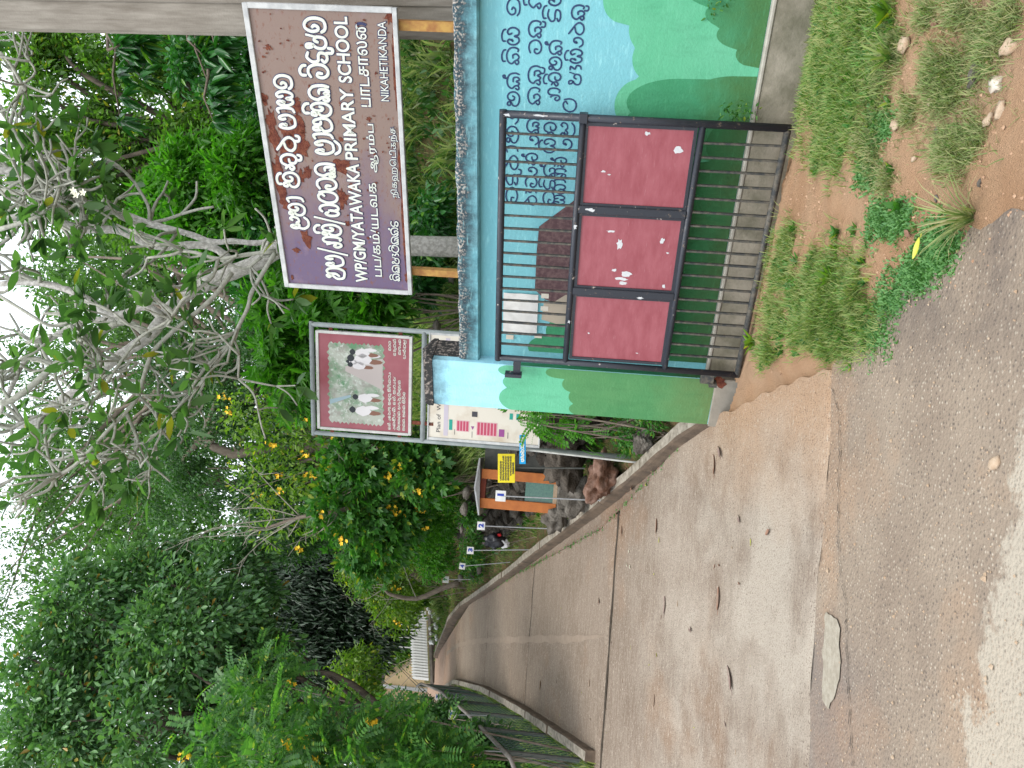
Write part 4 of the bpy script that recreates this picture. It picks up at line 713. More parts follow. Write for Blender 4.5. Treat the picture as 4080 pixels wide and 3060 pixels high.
for q, (x, y) in enumerate([(1705, 2425), (1713, 2440), (1722, 2455), (1702, 2465), (1735, 2448), (1746, 2462), (1733, 2487), (1738, 2500), (1714, 2503), (1717, 2524), (1737, 2535), (1716, 2558), (1724, 2560), (1740, 2548), (1745, 2450)]):
    o = MB().sphere((0, 0, 0), random.uniform(.06, .085), 1, 1, .8, 1, .2, 3, q).build('painted_stone', M['white']); p = A(3060-y, x, 23.6+(1760-x)*.02); o.location = tuple(p); tag(o, 'white painted stones dotted over the hilltop flower bed', 'painted stone', 'white stones in the flower bed')
for x0, y0, x1 in ((1535, 2487, 1640), (1545, 2508, 1640), (1575, 2540, 1640), (1590, 2580, 1650)):
    p = A(3060-y0, x1, 27); q = A(3060-y0+3, x0, 27); o = MB().tube([(0, 0, -.4), tuple(q-p)], .025, 6).build('flag_pole', M['alum']); o.location = tuple(p); tag(o, 'thin bare white poles behind the picket fence', 'pole', 'poles behind the picket fence')

# ================================================================== VEGETATION
def T_leaf(w=.35, fold=.12, bend=.12, tip=.62):
    V = np.array([(0, 0, 0), (-w/2, .30, fold), (-w*.42, tip, fold*.8-bend*.5), (0, 1, -bend), (w*.42, tip, fold*.8-bend*.5), (w/2, .30, fold), (0, .5, 0)]); return V, np.array([(0, 6, 2, 1), (6, 3, 3, 2), (0, 5, 4, 6), (6, 4, 3, 3)])
def T_quadleaf(w=.4, fold=.1, bend=.1):
    V = np.array([(0, 0, 0), (-w/2, .45, fold), (0, 1, -bend), (w/2, .45, fold)]); return V, np.array([(0, 3, 2, 1)])
def T_two(w=.35, fold=.1, bend=.12, wid=.35, t2=.68):
    V = np.array([(0, 0, 0), (-w/2, wid, fold), (-w*.4, t2, fold*.6-bend*.4), (0, 1, -bend), (w*.4, t2, fold*.6-bend*.4), (w/2, wid, fold)]); return V, np.array([(0, 3, 2, 1), (0, 5, 4, 3)])
def T_merge(parts):
    Vs, Qs, b = [], [], 0
    for V, Q in parts: Vs.append(V); Qs.append(Q+b); b += len(V)
    return np.concatenate(Vs), np.concatenate(Qs)
def xf(T, ang, sc, off, tilt=0):
    V, Q = T; c_, s_ = math.cos(ang), math.sin(ang); R = np.array([(c_, -s_, 0), (s_, c_, 0), (0, 0, 1)]); V = V*np.array(sc); V = V+np.array([(0, 0, tilt)])*V[:, 1:2]; return V@R.T+np.array(off), Q
T_pin = T_merge([xf(T_quadleaf(.55, .05, .05), sg*1.15, (.26, .26, .26), (0, .12+.125*i, -.02*i*i*.3)) for i in range(7) for sg in (1, -1)])
T_lobed = T_merge([xf(T_two(.42, .03, .1), a, (l, l, l), (0, .12, 0)) for a, l in ((0, .9), (.75, .72), (-.75, .72), (1.55, .45), (-1.55, .45))])
T_star = T_merge([xf(T_two(.24, .04, .15), a, (l, l, l), (0, 0, 0)) for a, l in ((0, 1), (.6, .9), (-.6, .9), (1.2, .7), (-1.2, .7))])
T_blade = (np.array([(-.035, 0, 0), (.035, 0, 0), (-.03, .45, .03), (.03, .45, .03), (-.018, .8, -.05), (.018, .8, -.05), (0, 1, -.17)]), np.array([(0, 1, 3, 2), (2, 3, 5, 4), (4, 5, 6, 6)]))
T_strap = (np.array([(-.03, 0, 0), (.03, 0, 0), (-.035, .4, .0), (.035, .4, .0), (-.025, .75, -.18), (.025, .75, -.18), (0, .98, -.45)]), np.array([(0, 1, 3, 2), (2, 3, 5, 4), (4, 5, 6, 6)]))
T_flower = T_merge([xf(T_quadleaf(.7, .1, -.1), a, (1, 1, 1), (0, 0, 0), .35) for a in np.arange(5)*1.2566])
def unit(v): return v/(np.linalg.norm(v, axis=-1, keepdims=True)+1e-9)
def leafmesh(name, pos, ax, nr, sz, T, mt, parent=None):
    V, Q = T; ax = unit(ax); sd_ = unit(np.cross(ax, nr)); nn = np.cross(sd_, ax); sz = np.asarray(sz).reshape(-1, 1, 1)
    W = (V[None, :, 0:1]*sd_[:, None]+V[None, :, 1:2]*ax[:, None]+V[None, :, 2:3]*nn[:, None])*sz+pos[:, None]
    n, k = len(pos), len(V); QQ = (Q[None]+(np.arange(n)*k)[:, None, None]).reshape(-1, 4); VV = W.reshape(-1, 3)
    deg = QQ[:, 2] == QQ[:, 3]
    if deg.any():                                 # split into quads and tris through one loop list
        me = bpy.data.meshes.new(name); me.vertices.add(len(VV)); me.vertices.foreach_set('co', VV.astype(np.float32).ravel())
        tot = np.where(deg, 3, 4).astype(np.int32); st = np.concatenate([[0], np.cumsum(tot)[:-1]]).astype(np.int32); mask = np.ones(QQ.shape, bool); mask[deg, 3] = False
        li = QQ[mask].astype(np.int32); me.loops.add(len(li)); me.loops.foreach_set('vertex_index', li); me.polygons.add(len(QQ)); me.polygons.foreach_set('loop_start', st); me.polygons.foreach_set('loop_total', tot); me.update(calc_edges=True)
    else: me = npmesh(name, VV, QQ, False)
    me.materials.append(M[mt]); return link(name, me, None, parent)
def rdir(n): return unit(RG.normal(size=(n, 3)))
def crown_pts(c_, R, ncl, per, rcl, fill=.55, flat=.8):
    d = rdir(ncl); rad = fill+(1-fill)*RG.random((ncl, 1))**.6; cc = np.array(c_)+d*rad*np.array(R); cs = rcl*RG.uniform(.6, 1.35, ncl)
    k = np.repeat(np.arange(ncl), per); e = rdir(len(k))*(RG.random((len(k), 1))**.45); p = cc[k]+e*cs[k][:, None]*np.array([1, 1, flat]); return p, e, unit(p-np.array(c_))
def crown(name, blobs, size, T, mt, parent, ncl=60, per=60, rcl=.35, droop=.3, fill=.5, outw=.6, upn=.9, var=.35):
    P, AX = [], []
    for b in blobs:
        c_, R = b[0], b[1]; f = b[2] if len(b) > 2 else 1.0; p, e, o = crown_pts(c_, R, max(3, int(ncl*f)), per, rcl, fill); P.append(p); AX.append(e*outw+o*.5+RG.normal(size=p.shape)*.45+np.array([0, 0, -droop]))
    P = np.concatenate(P); AX = np.concatenate(AX); n = len(P); nr = RG.normal(size=(n, 3))*.55+np.array([0, -.25, upn])
    return leafmesh(name, P, AX, nr, size*RG.uniform(1-var, 1+var, n), T, mt, parent)
def B(u, v, Y, ru, rv, rd=None, f=1.0): k = Y/F; return (A(u, v, Y), (ru*k, (rd if rd else ru*.7)*k, rv*k), f)
def limbs(mb, base, top, blobs, r0, r1, n=8, wig=.1):
    base, top = np.array(base), np.array(top); k = 7; L = float(np.linalg.norm(top-base))
    P = [base+(top-base)*i/(k-1)+RG.normal(size=3)*L*.02*(0 < i < k-1) for i in range(k)]; mb.tube(P, list(np.linspace(r0, r1, k)), n)
    for b in blobs:
        c_, R = b[0], b[1]
        for _ in range(3):
            e = c_+rdir(1)[0]*np.array(R)*.75; st = P[int(RG.integers(2, k))]; mid = (st+e)/2+RG.normal(size=3)*np.linalg.norm(e-st)*wig; mb.tube(crom([tuple(st), tuple(mid), tuple(e)], 4), list(np.linspace(r1*.75, r1*.12, 9)), 5)
def tree(name, label, cat, base, top, blobs, r0, r1, bark, size, T, mt, group=None, **kw):
    base = np.array(base); r = thing(name, label, cat, tuple(base), 0, group); mb = MB(); bl_ = [(b[0]-base, *b[1:]) for b in blobs]; limbs(mb, (0, 0, -.3), np.array(top)-base, bl_, r0, r1); mb.build('trunk', M[bark], r, True); crown('crown', bl_, size, T, mt, r, **kw); return r
def gpt(u, v, Y): p = A(u, v, Y); p[2] = float(G(p[0], p[1])); return p
TL = T_two(.42, .08, .12); TS = T_quadleaf(.5, .08, .08); TLan = T_two(.30, .06, .2, .3, .65); TMan = T_two(.24, .06, .22, .4, .72); TOb = T_two(.42, .06, .1, .55, .82)
# the wood far behind: eight separate trees
for i, (u, v, Y, ru, rv) in enumerate([(-100, 1100, 34, 420, 520), (350, 1250, 40, 420, 420), (750, 1000, 36, 330, 520), (1150, 900, 38, 380, 520), (1600, 900, 34, 420, 600), (2050, 850, 32, 420, 560), (2500, 800, 30, 420, 560), (2980, 850, 28, 420, 600), (250, 600, 30, 380, 420), (750, 450, 29, 330, 360), (1150, 350, 31, 300, 300), (1900, 420, 33, 360, 260), (150, 250, 30, 300, 260)]):
    b = [B(u, v, Y, ru, rv, f=1), B(u+120, v+rv*.6, Y, ru*.9, rv*.5, f=.6)]
    tree('hill_tree', 'tall dark green trees closing the view beyond the hill', 'tree', gpt(u, 1700, Y), A(u, v+rv*.3, Y), b, .3, .16, 'bark_dark', .30, TL, 'lf_far', 'trees beyond the hill', ncl=85, per=42, rcl=1.0)
# upper canopy screens
tree('canopy_tree', 'tall open tree with small leaves spread across the white sky', 'tree', gpt(1750, 1300, 22), A(1650, 700, 22), [B(1250, 250, 22, 230, 200, f=.8), B(1700, 380, 22, 260, 170, f=.7), B(950, 480, 22, 200, 220, f=.8), B(1500, 100, 22, 250, 120, f=.6), B(2000, 230, 22, 200, 130, f=.6), B(1000, 130, 22, 220, 150, f=.7), B(2250, 430, 22, 200, 150, f=.6), B(650, 60, 22, 200, 120, f=.5), B(2050, 520, 22, 200, 160, f=.5), B(1200, 700, 22, 260, 200, f=.8)], .22, .12, 'bark_mid', .125, TL, 'lf_far', ncl=70, per=46, rcl=.5, droop=.4)
tree('vine_draped_tree', 'dense small leaved tree hanging like a curtain behind the frangipani', 'tree', gpt(1250, 1550, 17), A(1300, 800, 17), [B(1300, 900, 17, 330, 330), B(1520, 1050, 16.5, 260, 280), B(1050, 1150, 17, 230, 260), B(1600, 750, 17.5, 200, 220, f=.6), B(1750, 1150, 16, 220, 250, f=.7), B(1150, 650, 18, 200, 160, f=.5)], .2, .1, 'bark_mid', .085, TS, 'lf_small', ncl=170, per=70, rcl=.30, droop=.8)
tree('broad_leaf_tree', 'big dark blue green tree with broad oval leaves on the left', 'tree', gpt(60, 1700, 14), A(250, 900, 14), [B(170, 700, 13.5, 330, 330), B(520, 780, 14, 300, 300), B(130, 260, 13.5, 250, 230), B(430, 420, 14.5, 220, 190, f=.7), B(740, 620, 15, 170, 200, f=.6), B(760, 950, 15, 180, 180, f=.5), B(50, 1000, 13, 200, 200, f=.6), B(330, 150, 14, 240, 160, f=.6), B(620, 350, 14.5, 230, 200, f=.7), B(420, 1050, 14.5, 200, 160, f=.6)], .24, .12, 'bark_dark', .15, TOb, 'lf_big', ncl=95, per=52, rcl=.33, droop=.35)
tree('dark_drooping_tree', 'almost black backlit tree with long drooping leaves above the house', 'tree', gpt(900, 1600, 24), A(700, 1250, 23), [B(480, 1280, 22, 200, 180), B(680, 1180, 22, 220, 200), B(820, 1350, 22, 170, 150), B(600, 1480, 22, 200, 110, f=.6), B(850, 1130, 22, 160, 150, f=.7)], .04, .03, 'bark_dark', .23, TMan, 'lf_black', ncl=95, per=60, rcl=.55, droop=1.1)
tree('light_green_tree', 'light green small leaved tree behind the concrete pole', 'tree', gpt(2520, 1300, 14), A(2520, 600, 14), [B(2700, 260, 14, 260, 200), B(2350, 170, 14, 200, 120, f=.6), B(2880, 150, 14, 140, 150, f=.5), B(2380, 400, 14, 230, 200), B(2220, 620, 14, 200, 180, f=.7), B(2620, 620, 14, 260, 230, f=.8), B(2850, 560, 13.5, 150, 250, f=.6), B(2450, 850, 13.5, 220, 200, f=.6)], .2, .1, 'bark_dark', .125, TL, 'lf_light', ncl=80, per=55, rcl=.33, droop=.35)
tree('lance_leaf_tree', 'bright green tree with pointed lance leaves above the purple board', 'tree', gpt(2150, 1500, 11.5), A(2250, 1000, 11.5), [B(2330, 800, 11.5, 170, 170), B(2130, 850, 11.5, 170, 190), B(2380, 980, 11, 170, 120, f=.7), B(2230, 650, 12, 130, 90, f=.6)], .1, .06, 'bark_mid', .145, TLan, 'lf_bright', ncl=75, per=50, rcl=.27, droop=.25)
# tall dark trunk seen between leaves
p = gpt(2500, 1600, 15); q = A(2500, 100, 15); o = MB().tube([(0, 0, -.5), tuple((q-p)*.5+np.array([.05, 0, 0])), tuple(q-p)], [.17, .15, .12], 12).build('tree_trunk', M['bark_dark'], None, True); o.location = tuple(p); tag(o, 'straight dark trunk rising behind the purple board', 'tree trunk')
# mango sprays: long leaves in whorls on hanging twigs
MG = thing('mango_tree', 'mango tree branches with long glossy hanging leaves beside the pole', 'tree', tuple(gpt(2950, 1400, 10)), 0); MGb = np.array(MG.location); P, AX, SZ = [], [], []; mb = MB()
mb.tube([(0, 0, -.4), tuple(A(3000, 900, 10)-MGb), tuple(A(2985, 430, 10)-MGb)], [.12, .09, .06], 8)
for x0, y0, x1, y1, Yd in ((390, 60, 560, 300, 8.8), (470, 120, 480, 480, 8.8), (430, 200, 560, 170, 8.6), (780, 60, 830, 330, 8.5), (740, 100, 810, 220, 8.4), (850, 130, 900, 420, 8.6), (880, 50, 860, 200, 8.3), (830, 300, 850, 480, 8.4), (600, 60, 520, 260, 9)):
    a_, b_2 = A(3060-y0, x0, Yd), A(3060-y1, x1, Yd); mb.tube([tuple(a_-MGb), tuple((a_+b_2)/2-MGb+np.array([0, 0, .08])), tuple(b_2-MGb)], [.018, .014, .008], 5); mb.tube([tuple(A(2985, x0, 10)-MGb), tuple(a_-MGb)], [.03, .018], 5)
    for f in np.linspace(.25, 1, 4):
        c_ = a_+(b_2-a_)*f
        for k in range(13):
            an = RG.uniform(0, 6.28); P.append(c_-MGb+RG.normal(size=3)*.015); AX.append((math.cos(an)*.8, math.sin(an)*.8, RG.uniform(-1.5, -.2))); SZ.append(RG.uniform(.20, .33))
leafmesh('crown', np.array(P), np.array(AX), np.array(AX)*0+RG.normal(size=(len(P), 3))*.3+np.array([0, -.4, 1]), SZ, TMan, 'lf_mango', MG); mb.build('branch', M['bark_mid'], MG, True)
# shrubs on the bank and behind the boards
def shrub(name, label, u, v, Y, blobs, size, T, mt, n=3, bark='bark_mid', group=None, stem=.014, flowers=0, **kw):
    base = gpt(u, v, Y); r = thing(name, label, 'shrub', tuple(base), 0, group); mb = MB(); bl_ = [(b[0]-base, *b[1:]) for b in blobs]
    for b in bl_:
        for _ in range(n):
            e = b[0]+rdir(1)[0]*np.array(b[1])*.6; mb.tube(crom([(RG.normal()*.08, RG.normal()*.08, -.1), tuple(e*.55+RG.normal(size=3)*.08), tuple(e)], 4), list(np.linspace(stem, stem*.25, 9)), 5)
    mb.build('stem', M[bark], r, True); crown('foliage', bl_, size, T, mt, r, **kw)
    if flowers:
        P = []; 
        for b in bl_:
            for _ in range(max(1, int(flowers*(b[2] if len(b) > 2 else 1)))):
                d = rdir(1)[0]; d[1] = -abs(d[1]); c_ = b[0]+d*np.array(b[1])*1.05; P += [c_+RG.normal(size=3)*np.array([.035, .03, .05]) for _ in range(6)]
        P = np.array(P); leafmesh('flower', P, RG.normal(size=P.shape), RG.normal(size=P.shape)*.4+np.array([0, -1, .2]), RG.uniform(.03, .05, len(P)), T_flower, 'petal_y', r)['kind'] = 'stuff'
    return r
shrub('star_leaf_shrub', 'glossy shrub with pointed star leaves between the two boards', 1850, 1650, 10, [B(1800, 1330, 10, 150, 170), B(1650, 1180, 10.5, 170, 150), B(1900, 1150, 10.3, 150, 200, f=.8), B(1500, 1230, 10.8, 130, 130, f=.7), B(1830, 1520, 9.8, 120, 90, f=.6)], .20, T_star, 'lf_bright', ncl=34, per=12, rcl=.26, droop=.45)
shrub('shade_shrub', 'dark leafy shrub in shade behind the purple board', 2000, 1700, 11.5, [B(1950, 1100, 11.5, 240, 200), B(2250, 1150, 11.5, 260, 200), B(2700, 1150, 11.5, 300, 250), B(2400, 1000, 12, 260, 150, f=.7), B(2850, 850, 11.5, 160, 200, f=.6)], .13, TL, 'lf_mango', ncl=90, per=34, rcl=.28, droop=.4)
shrub('yellow_flower_shrub', 'lobed leaf shrub with yellow flowers left of the pipe framed board', 1180, 1900, 12, [B(1230, 1480, 12, 130, 170), B(1080, 1400, 12.3, 170, 170), B(1000, 1560, 12.6, 150, 130), B(1200, 1680, 11.8, 110, 110, f=.6), B(880, 1480, 13, 130, 150, f=.7)], .15, T_lobed, 'lf_shrub', ncl=60, per=17, rcl=.24, droop=.3, flowers=4, n=1)
shrub('tall_flower_shrub', 'tall airy yellow flowered shrub above the red board', 1320, 1900, 13, [B(1350, 1150, 13, 140, 200), B(1180, 1100, 13, 150, 190), B(1000, 1180, 13.4, 150, 170, f=.8), B(1420, 1000, 13, 130, 130, f=.6)], .10, TL, 'lf_yel', ncl=40, per=16, rcl=.28, droop=.3, flowers=4, fill=.3)
shrub('bend_shrub', 'yellow green shrub at the bend beside the picket fence', 720, 1820, 19, [B(700, 1560, 19, 120, 130), B(800, 1470, 19, 120, 120), B(620, 1590, 20, 80, 80, f=.6), B(860, 1620, 18, 90, 90, f=.6)], .10, TS, 'lf_yel', ncl=60, per=40, rcl=.25, droop=.4, flowers=2, n=1)
shrub('hedge_shrub', 'light green leafy shrub behind the cream house and poles', 480, 1700, 27, [B(540, 1590, 30, 130, 70), B(300, 1490, 34, 220, 80), B(250, 1420, 33, 200, 110, f=.7), B(600, 1520, 34, 150, 80, f=.8)], .17, TL, 'lf_light', ncl=60, per=42, rcl=.5, droop=.3)
shrub('feathery_shrub', 'large feathery leaved shrub with yellow flower spikes behind the mesh fence', 60, 1900, 9.5, [B(60, 1430, 9.5, 160, 210), B(290, 1060, 11, 140, 170, f=.6), B(60, 1130, 9.5, 180, 180, f=.7), B(0, 1730, 9.2, 110, 150, f=.7), B(70, 1600, 10.5, 90, 90, f=.5), B(120, 850, 9.8, 130, 120, f=.4)], .27, T_pin, 'lf_senna', ncl=34, per=12, rcl=.28, droop=.3, flowers=3, stem=.016, n=1)
shrub('fence_shrub', 'low dark shrub pressed behind the mesh fence', 150, 2000, 12.5, [B(150, 1760, 13.5, 110, 90), B(40, 1930, 11, 110, 110), B(200, 1640, 16, 70, 80, f=.8), B(20, 1830, 11, 110, 120, f=.8)], .10, TL, 'lf_small', ncl=60, per=40, rcl=.22, droop=.3)
shrub('vine_shrub', 'yellowish vine covered shrub beside the cream house', 150, 1750, 19, [B(200, 1430, 19, 140, 140), B(100, 1560, 18, 130, 130), B(370, 1420, 20, 120, 100, f=.6), B(480, 1500, 24, 90, 60, f=.4)], .12, TS, 'lf_yel', ncl=60, per=45, rcl=.35, droop=.4)
shrub('undergrowth_shrub', 'dark green undergrowth seen in the gap between the purple board and the wall', 2300, 1760, 9.8, [B(1960, 1690, 10.5, 130, 70), B(2200, 1720, 9.5, 150, 60, f=.8), B(2120, 1640, 11.5, 160, 60, f=.7), B(2650, 1660, 11.5, 120, 50, f=.5)], .10, TL, 'lf_mango', n=1, stem=.006, ncl=46, per=26, rcl=.16, droop=.4)
shrub('bank_shrub', 'low leafy green shrub on the bank above stakes 3 and 4', 900, 1850, 15, [B(1000, 1740, 13.5, 120, 70), B(860, 1730, 15.5, 110, 80), B(1120, 1760, 12.6, 90, 60, f=.7)], .085, TL, 'lf_bright', n=1, stem=.008, ncl=70, per=30, rcl=.16, droop=.2)
shrub('bank_shrub', 'leafy weeds hanging over the stone wall behind stake 2', 960, 1960, 12.5, [B(1000, 1870, 12.6, 60, 40), B(880, 1880, 14.5, 70, 50), B(800, 1880, 16.5, 50, 50)], .07, TL, 'lf_shrub', n=1, stem=.006, ncl=30, per=24, rcl=.12, droop=.5)
# two leaning bare trunks on the bank
def leaning(pts, radii, label, Yd, mt='bark_mid', twigs=0):
    P = [A(3060-y, x, Yd-.0*i) for i, (x, y) in enumerate(pts)]; b = P[0].copy(); o = thing('leaning_tree', label, 'tree', tuple(b)); MB().tube([tuple(p-b) for p in crom([tuple(q) for q in P], 3)], list(np.interp(np.linspace(0, 1, 3*(len(P)-1)+1), np.linspace(0, 1, len(radii)), radii)), 8).build('trunk', M[mt], o, True)
    mb = MB()
    for _ in range(twigs):
        s = P[int(RG.integers(len(P)//2, len(P)))]-b; d = rdir(1)[0]*np.array([1, .5, 1]); d[2] = abs(d[2])*1.2+.2; e = s+d*RG.uniform(.5, 1.7); mid = (s+e)/2+RG.normal(size=3)*.15; mb.tube(crom([tuple(s), tuple(mid), tuple(e)], 4), list(np.linspace(.012, .004, 9)), 4)
        for _k in range(3):
            f = RG.uniform(.3, .9); s2 = mid+(e-mid)*f; e2 = s2+rdir(1)[0]*RG.uniform(.2, .6); mb.tube([tuple(s2), tuple((s2+e2)/2+RG.normal(size=3)*.05), tuple(e2)], [.006, .005, .003], 4)
    if twigs: mb.build('twig', M['twig'], o, True)
leaning([(1892, 1899), (1700, 1935), (1603, 1965), (1450, 2000), (1350, 2037), (1200, 2060), (1060, 2104)], [.055, .05, .04, .035, .02], 'thin leaning trunk rising from the shrine roof to the left', 12.2, twigs=14)
leaning([(1830, 2320), (1760, 2345), (1660, 2385), (1560, 2370), (1530, 2345)], [.07, .06, .05, .03], 'short crooked grey trunk at the bend of the drive', 18, twigs=6)
leaning([(1560, 2400), (1440, 2310), (1380, 2290)], [.09, .08, .08], 'pale trunk stump leaning among shrubs beyond the bend', 20)
# ------------------------------------------------------------------ frangipani: pale forking limbs, blunt twigs, leaves only at the tips
b0 = gpt(2110, 1500, 9.0); FR = thing('frangipani_tree', 'old frangipani with pale grey twisting limbs and sparse oval leaves', 'tree', tuple(b0), 0)
z7 = lambda a, b: (a*1300/1659, 600+b*1300/1659)
LB = [([(1480, 480), (1410, 505), (1330, 560), (1180, 620), (1040, 680), (930, 740), (830, 850), (760, 940), (660, 1010), (560, 1080), (470, 1150), (380, 1230), (290, 1280), (200, 1370), (90, 1400)], .085, .045, 9),
      ([(1400, 450), (1300, 470), (1180, 460), (1080, 465), (980, 430), (870, 400), (760, 370), (620, 320), (500, 285), (400, 255), (280, 240), (190, 170), (80, 110), (0, 100)], .035, .055, 8.6),
      ([(1180, 560), (1080, 490), (960, 480), (850, 490), (740, 470), (620, 410), (500, 400), (400, 400), (300, 370), (200, 320), (80, 330), (0, 350)], .055, .06, 9.2),
      ([(830, 850), (740, 790), (640, 830), (540, 830), (450, 760), (350, 710), (240, 680), (120, 670), (0, 680)], .06, .04, 8.7),
      ([(760, 940), (640, 870), (520, 920), (400, 1010), (280, 1090), (180, 1180), (60, 1270), (0, 1280)], .045, .04, 8.3),
      ([(640, 860), (520, 860), (420, 870), (300, 930), (200, 1000), (120, 1080), (60, 1200), (0, 1340)], .05, .03, 9.4),
      ([(1400, 520), (1350, 600), (1280, 720), (1260, 800), (1210, 900), (1190, 960), (1100, 1050), (1040, 1110), (960, 1230)], .028, .018, 8.0),
      ([(1190, 960), (1150, 1020), (1080, 1110), (1020, 1220)], .018, .016, 7.9), ([(1190, 960), (1215, 1040), (1210, 1160)], .016, .014, 7.9),
      ([(1400, 510), (1250, 530), (1110, 550), (1000, 520), (930, 510)], .028, .02, 8.0), ([(1110, 550), (1080, 640), (1000, 710), (930, 760), (850, 870), (700, 960), (500, 1240), (440, 1300)], .022, .016, 7.7),
      ([(1110, 550), (1240, 600), (1330, 540)], .02, .02, 8.05),
      ([(1180, 620), (1090, 740), (990, 830), (880, 920), (780, 1020), (740, 1120), (700, 1250), (640, 1330), (560, 1410), (480, 1500), (380, 1600), (280, 1660)], .03, .02, 7.9),
      ([(640, 1330), (680, 1420), (700, 1500), (640, 1600)], .022, .018, 7.9), ([(700, 1240), (780, 1330), (820, 1420), (790, 1500)], .018, .014, 7.9), ([(740, 1180), (640, 1170), (560, 1230), (430, 1290)], .02, .016, 7.9),
      ([(470, 960), (520, 1040), (600, 1060), (700, 1080)], .02, .016, 7.9), ([(0, 740), (130, 820), (250, 890), (340, 880), (430, 940), (500, 1030)], .02, .022, 7.8),
      ([(0, 400), (100, 370), (200, 330), (260, 260), (310, 170)], .03, .022, 8.0), ([(0, 200), (150, 230), (240, 250)], .03, .025, 8.1), ([(0, 30), (120, 50), (190, 130), (240, 240)], .022, .03, 8.2), ([(310, -40), (350, 60), (350, 140), (400, 200)], .018, .02, 8.2), ([(180, -100), (200, 0), (240, 110), (360, 250)], .03, .03, 8.3), ([(0, -230), (60, -120), (140, 20), (190, 110)], .022, .025, 8.3), ([(90, -330), (70, -400), (100, -480)], .02, .016, 8.3), ([(90, 110), (40, -60), (110, -330), (130, -300), (60, -430), (0, -500)], .026, .018, 8.3), ([(110, -330), (180, -400), (130, -480)], .016, .014, 8.3)]
tips = []; mt_ = MB(); mbb = MB()
def grow(p, d, L, r, depth):
    if depth == 0 or r < .007: tips.append((p, d)); return
    n = int(RG.integers(2, 4)) if depth > 1 else 2
    for k in range(n):
        dd_ = unit(d*.8+rdir(1)[0]*np.array([.85, .6, .85])+np.array([0, 0, .18])); e = p+dd_*L*RG.uniform(.7, 1.2); mid = (p+e)/2+rdir(1)[0]*L*.14-np.array([0, 0, .04*L])
        mbb.tube([tuple(q-b0) for q in crom([tuple(p), tuple(mid), tuple(e)], 3)], list(np.linspace(r, r*.8, 7)), 6); grow(e, unit(e-mid), L*.82, r*.78, depth-1)
for pts, ra, rb, Yd in LB:
    ra, rb = (ra*.86 if ra < .08 else ra), rb*.86; P = [A(*I(*z7(x, y)), Yd-.02*i) for i, (x, y) in enumerate(pts)]; C_ = crom([tuple(q) for q in P], 3); n = len(C_); R = np.linspace(ra, rb, n)
    if ra > .08: R = np.interp(np.linspace(0, 1, n), [0, .35, .5, 1], [.10, .085, .07, .045])
    (mt_ if max(ra, rb) >= .04 else mbb).tube([tuple(np.array(q)-b0) for q in C_], [r*(1+.06*math.sin(i*2.3)) for i, r in enumerate(R)], 10)
    end = np.array(C_[-1]); d = unit(end-np.array(C_[-3])); inview = pts[-1][0] > 5
    if inview: grow(end, d, .34, min(rb, .024), 2)
    for k in range(1+len(pts)//4):
        j = int(RG.integers(n//3, n-1)); q = np.array(C_[j]); dd_ = unit(rdir(1)[0]*np.array([1, .6, 1])+np.array([0, 0, .25])+d*.3); grow(q, dd_, .48 if ra > .03 else .34, .021 if ra > .03 else .015, 2)
mt_.tube([(0, 0, -.4), tuple(A(2090, 1300, 9.0)-b0), tuple(A(*I(*z7(1410, 505)), 9.0)-b0)], [.13, .11, .095], 12)
mt_.build('trunk', M['bark'], FR, True); mbb.build('branch', M['twig_green'], FR, True)
P, AX, NR, SZ = [], [], [], []
for p, d in tips:
    if RG.random() < .48: continue
    for k in range(int(RG.integers(3, 8))):
        an = RG.uniform(0, 6.28); a_ = unit(np.array([math.cos(an), math.sin(an)*.8, RG.uniform(-.7, .5)])+d*.6); P.append(p-b0+a_*.02); AX.append(a_); NR.append((RG.normal()*.5, RG.normal()*.5-.2, 1)); SZ.append(RG.uniform(.15, .28))
leafmesh('crown', np.array(P), np.array(AX), np.array(NR), SZ, T_leaf(.38, .03, .06, .72), 'lf_frang', FR)
for x, y, k in ((820, 1310, .05), (845, 1370, .05), (390, 225, .05), (375, 205, .045), (425, 215, .045)):
    c_ = A(*I(*z7(x, y)), 7.75)-b0; a_ = np.arange(5)*1.257; leafmesh('flower', np.repeat(c_[None], 5, 0), np.stack([np.cos(a_), np.sin(a_)*0-.3, np.sin(a_)], -1), np.tile([0, -1., .3], (5, 1)), [k]*5, T_two(.6, .05, -.1), 'petal_w', FR)['kind'] = 'stuff'
# ------------------------------------------------------------------ ground cover
def tufts(name, pts, nb, L, T, mt, spread=.03, lean=.6, label=None, jitter=.35, parent=None):
    pts = np.asarray(pts); n = len(pts); k = np.repeat(np.arange(n), nb); m_ = len(k); an = RG.uniform(0, 6.28, m_); l = RG.uniform(.15, 1, m_)*lean; ax = np.stack([np.cos(an)*l, np.sin(an)*l, np.ones(m_)], -1); nr = np.stack([-np.cos(an), -np.sin(an), l*.8+.05], -1)
    p = pts[k]+np.stack([RG.normal(size=m_)*spread, RG.normal(size=m_)*spread, np.zeros(m_)], -1); L_ = (np.asarray(L)[k] if not np.isscalar(L) else L)*RG.uniform(1-jitter, 1+jitter, m_)
    return leafmesh(name, p, ax, nr, L_, T, mt, parent)
def patch(ellipses, n, shape=None):
    out = []
    for x, y, rx, ry, w in ellipses:
        for _ in range(int(n*w)):
            r = min(abs(RG.normal())*.62, 1.5); a = RG.uniform(0, 6.28); px_, py_ = x+rx*r*math.cos(a), y+ry*r*math.sin(a); g = ray(*I(px_, py_)); z = .12; 
            for _i in range(2): q = EYE+g*(z-EYE[2])/g[2]; z = soilz(q[0], q[1])
            out.append((q[0], q[1], z-.005))
    return out
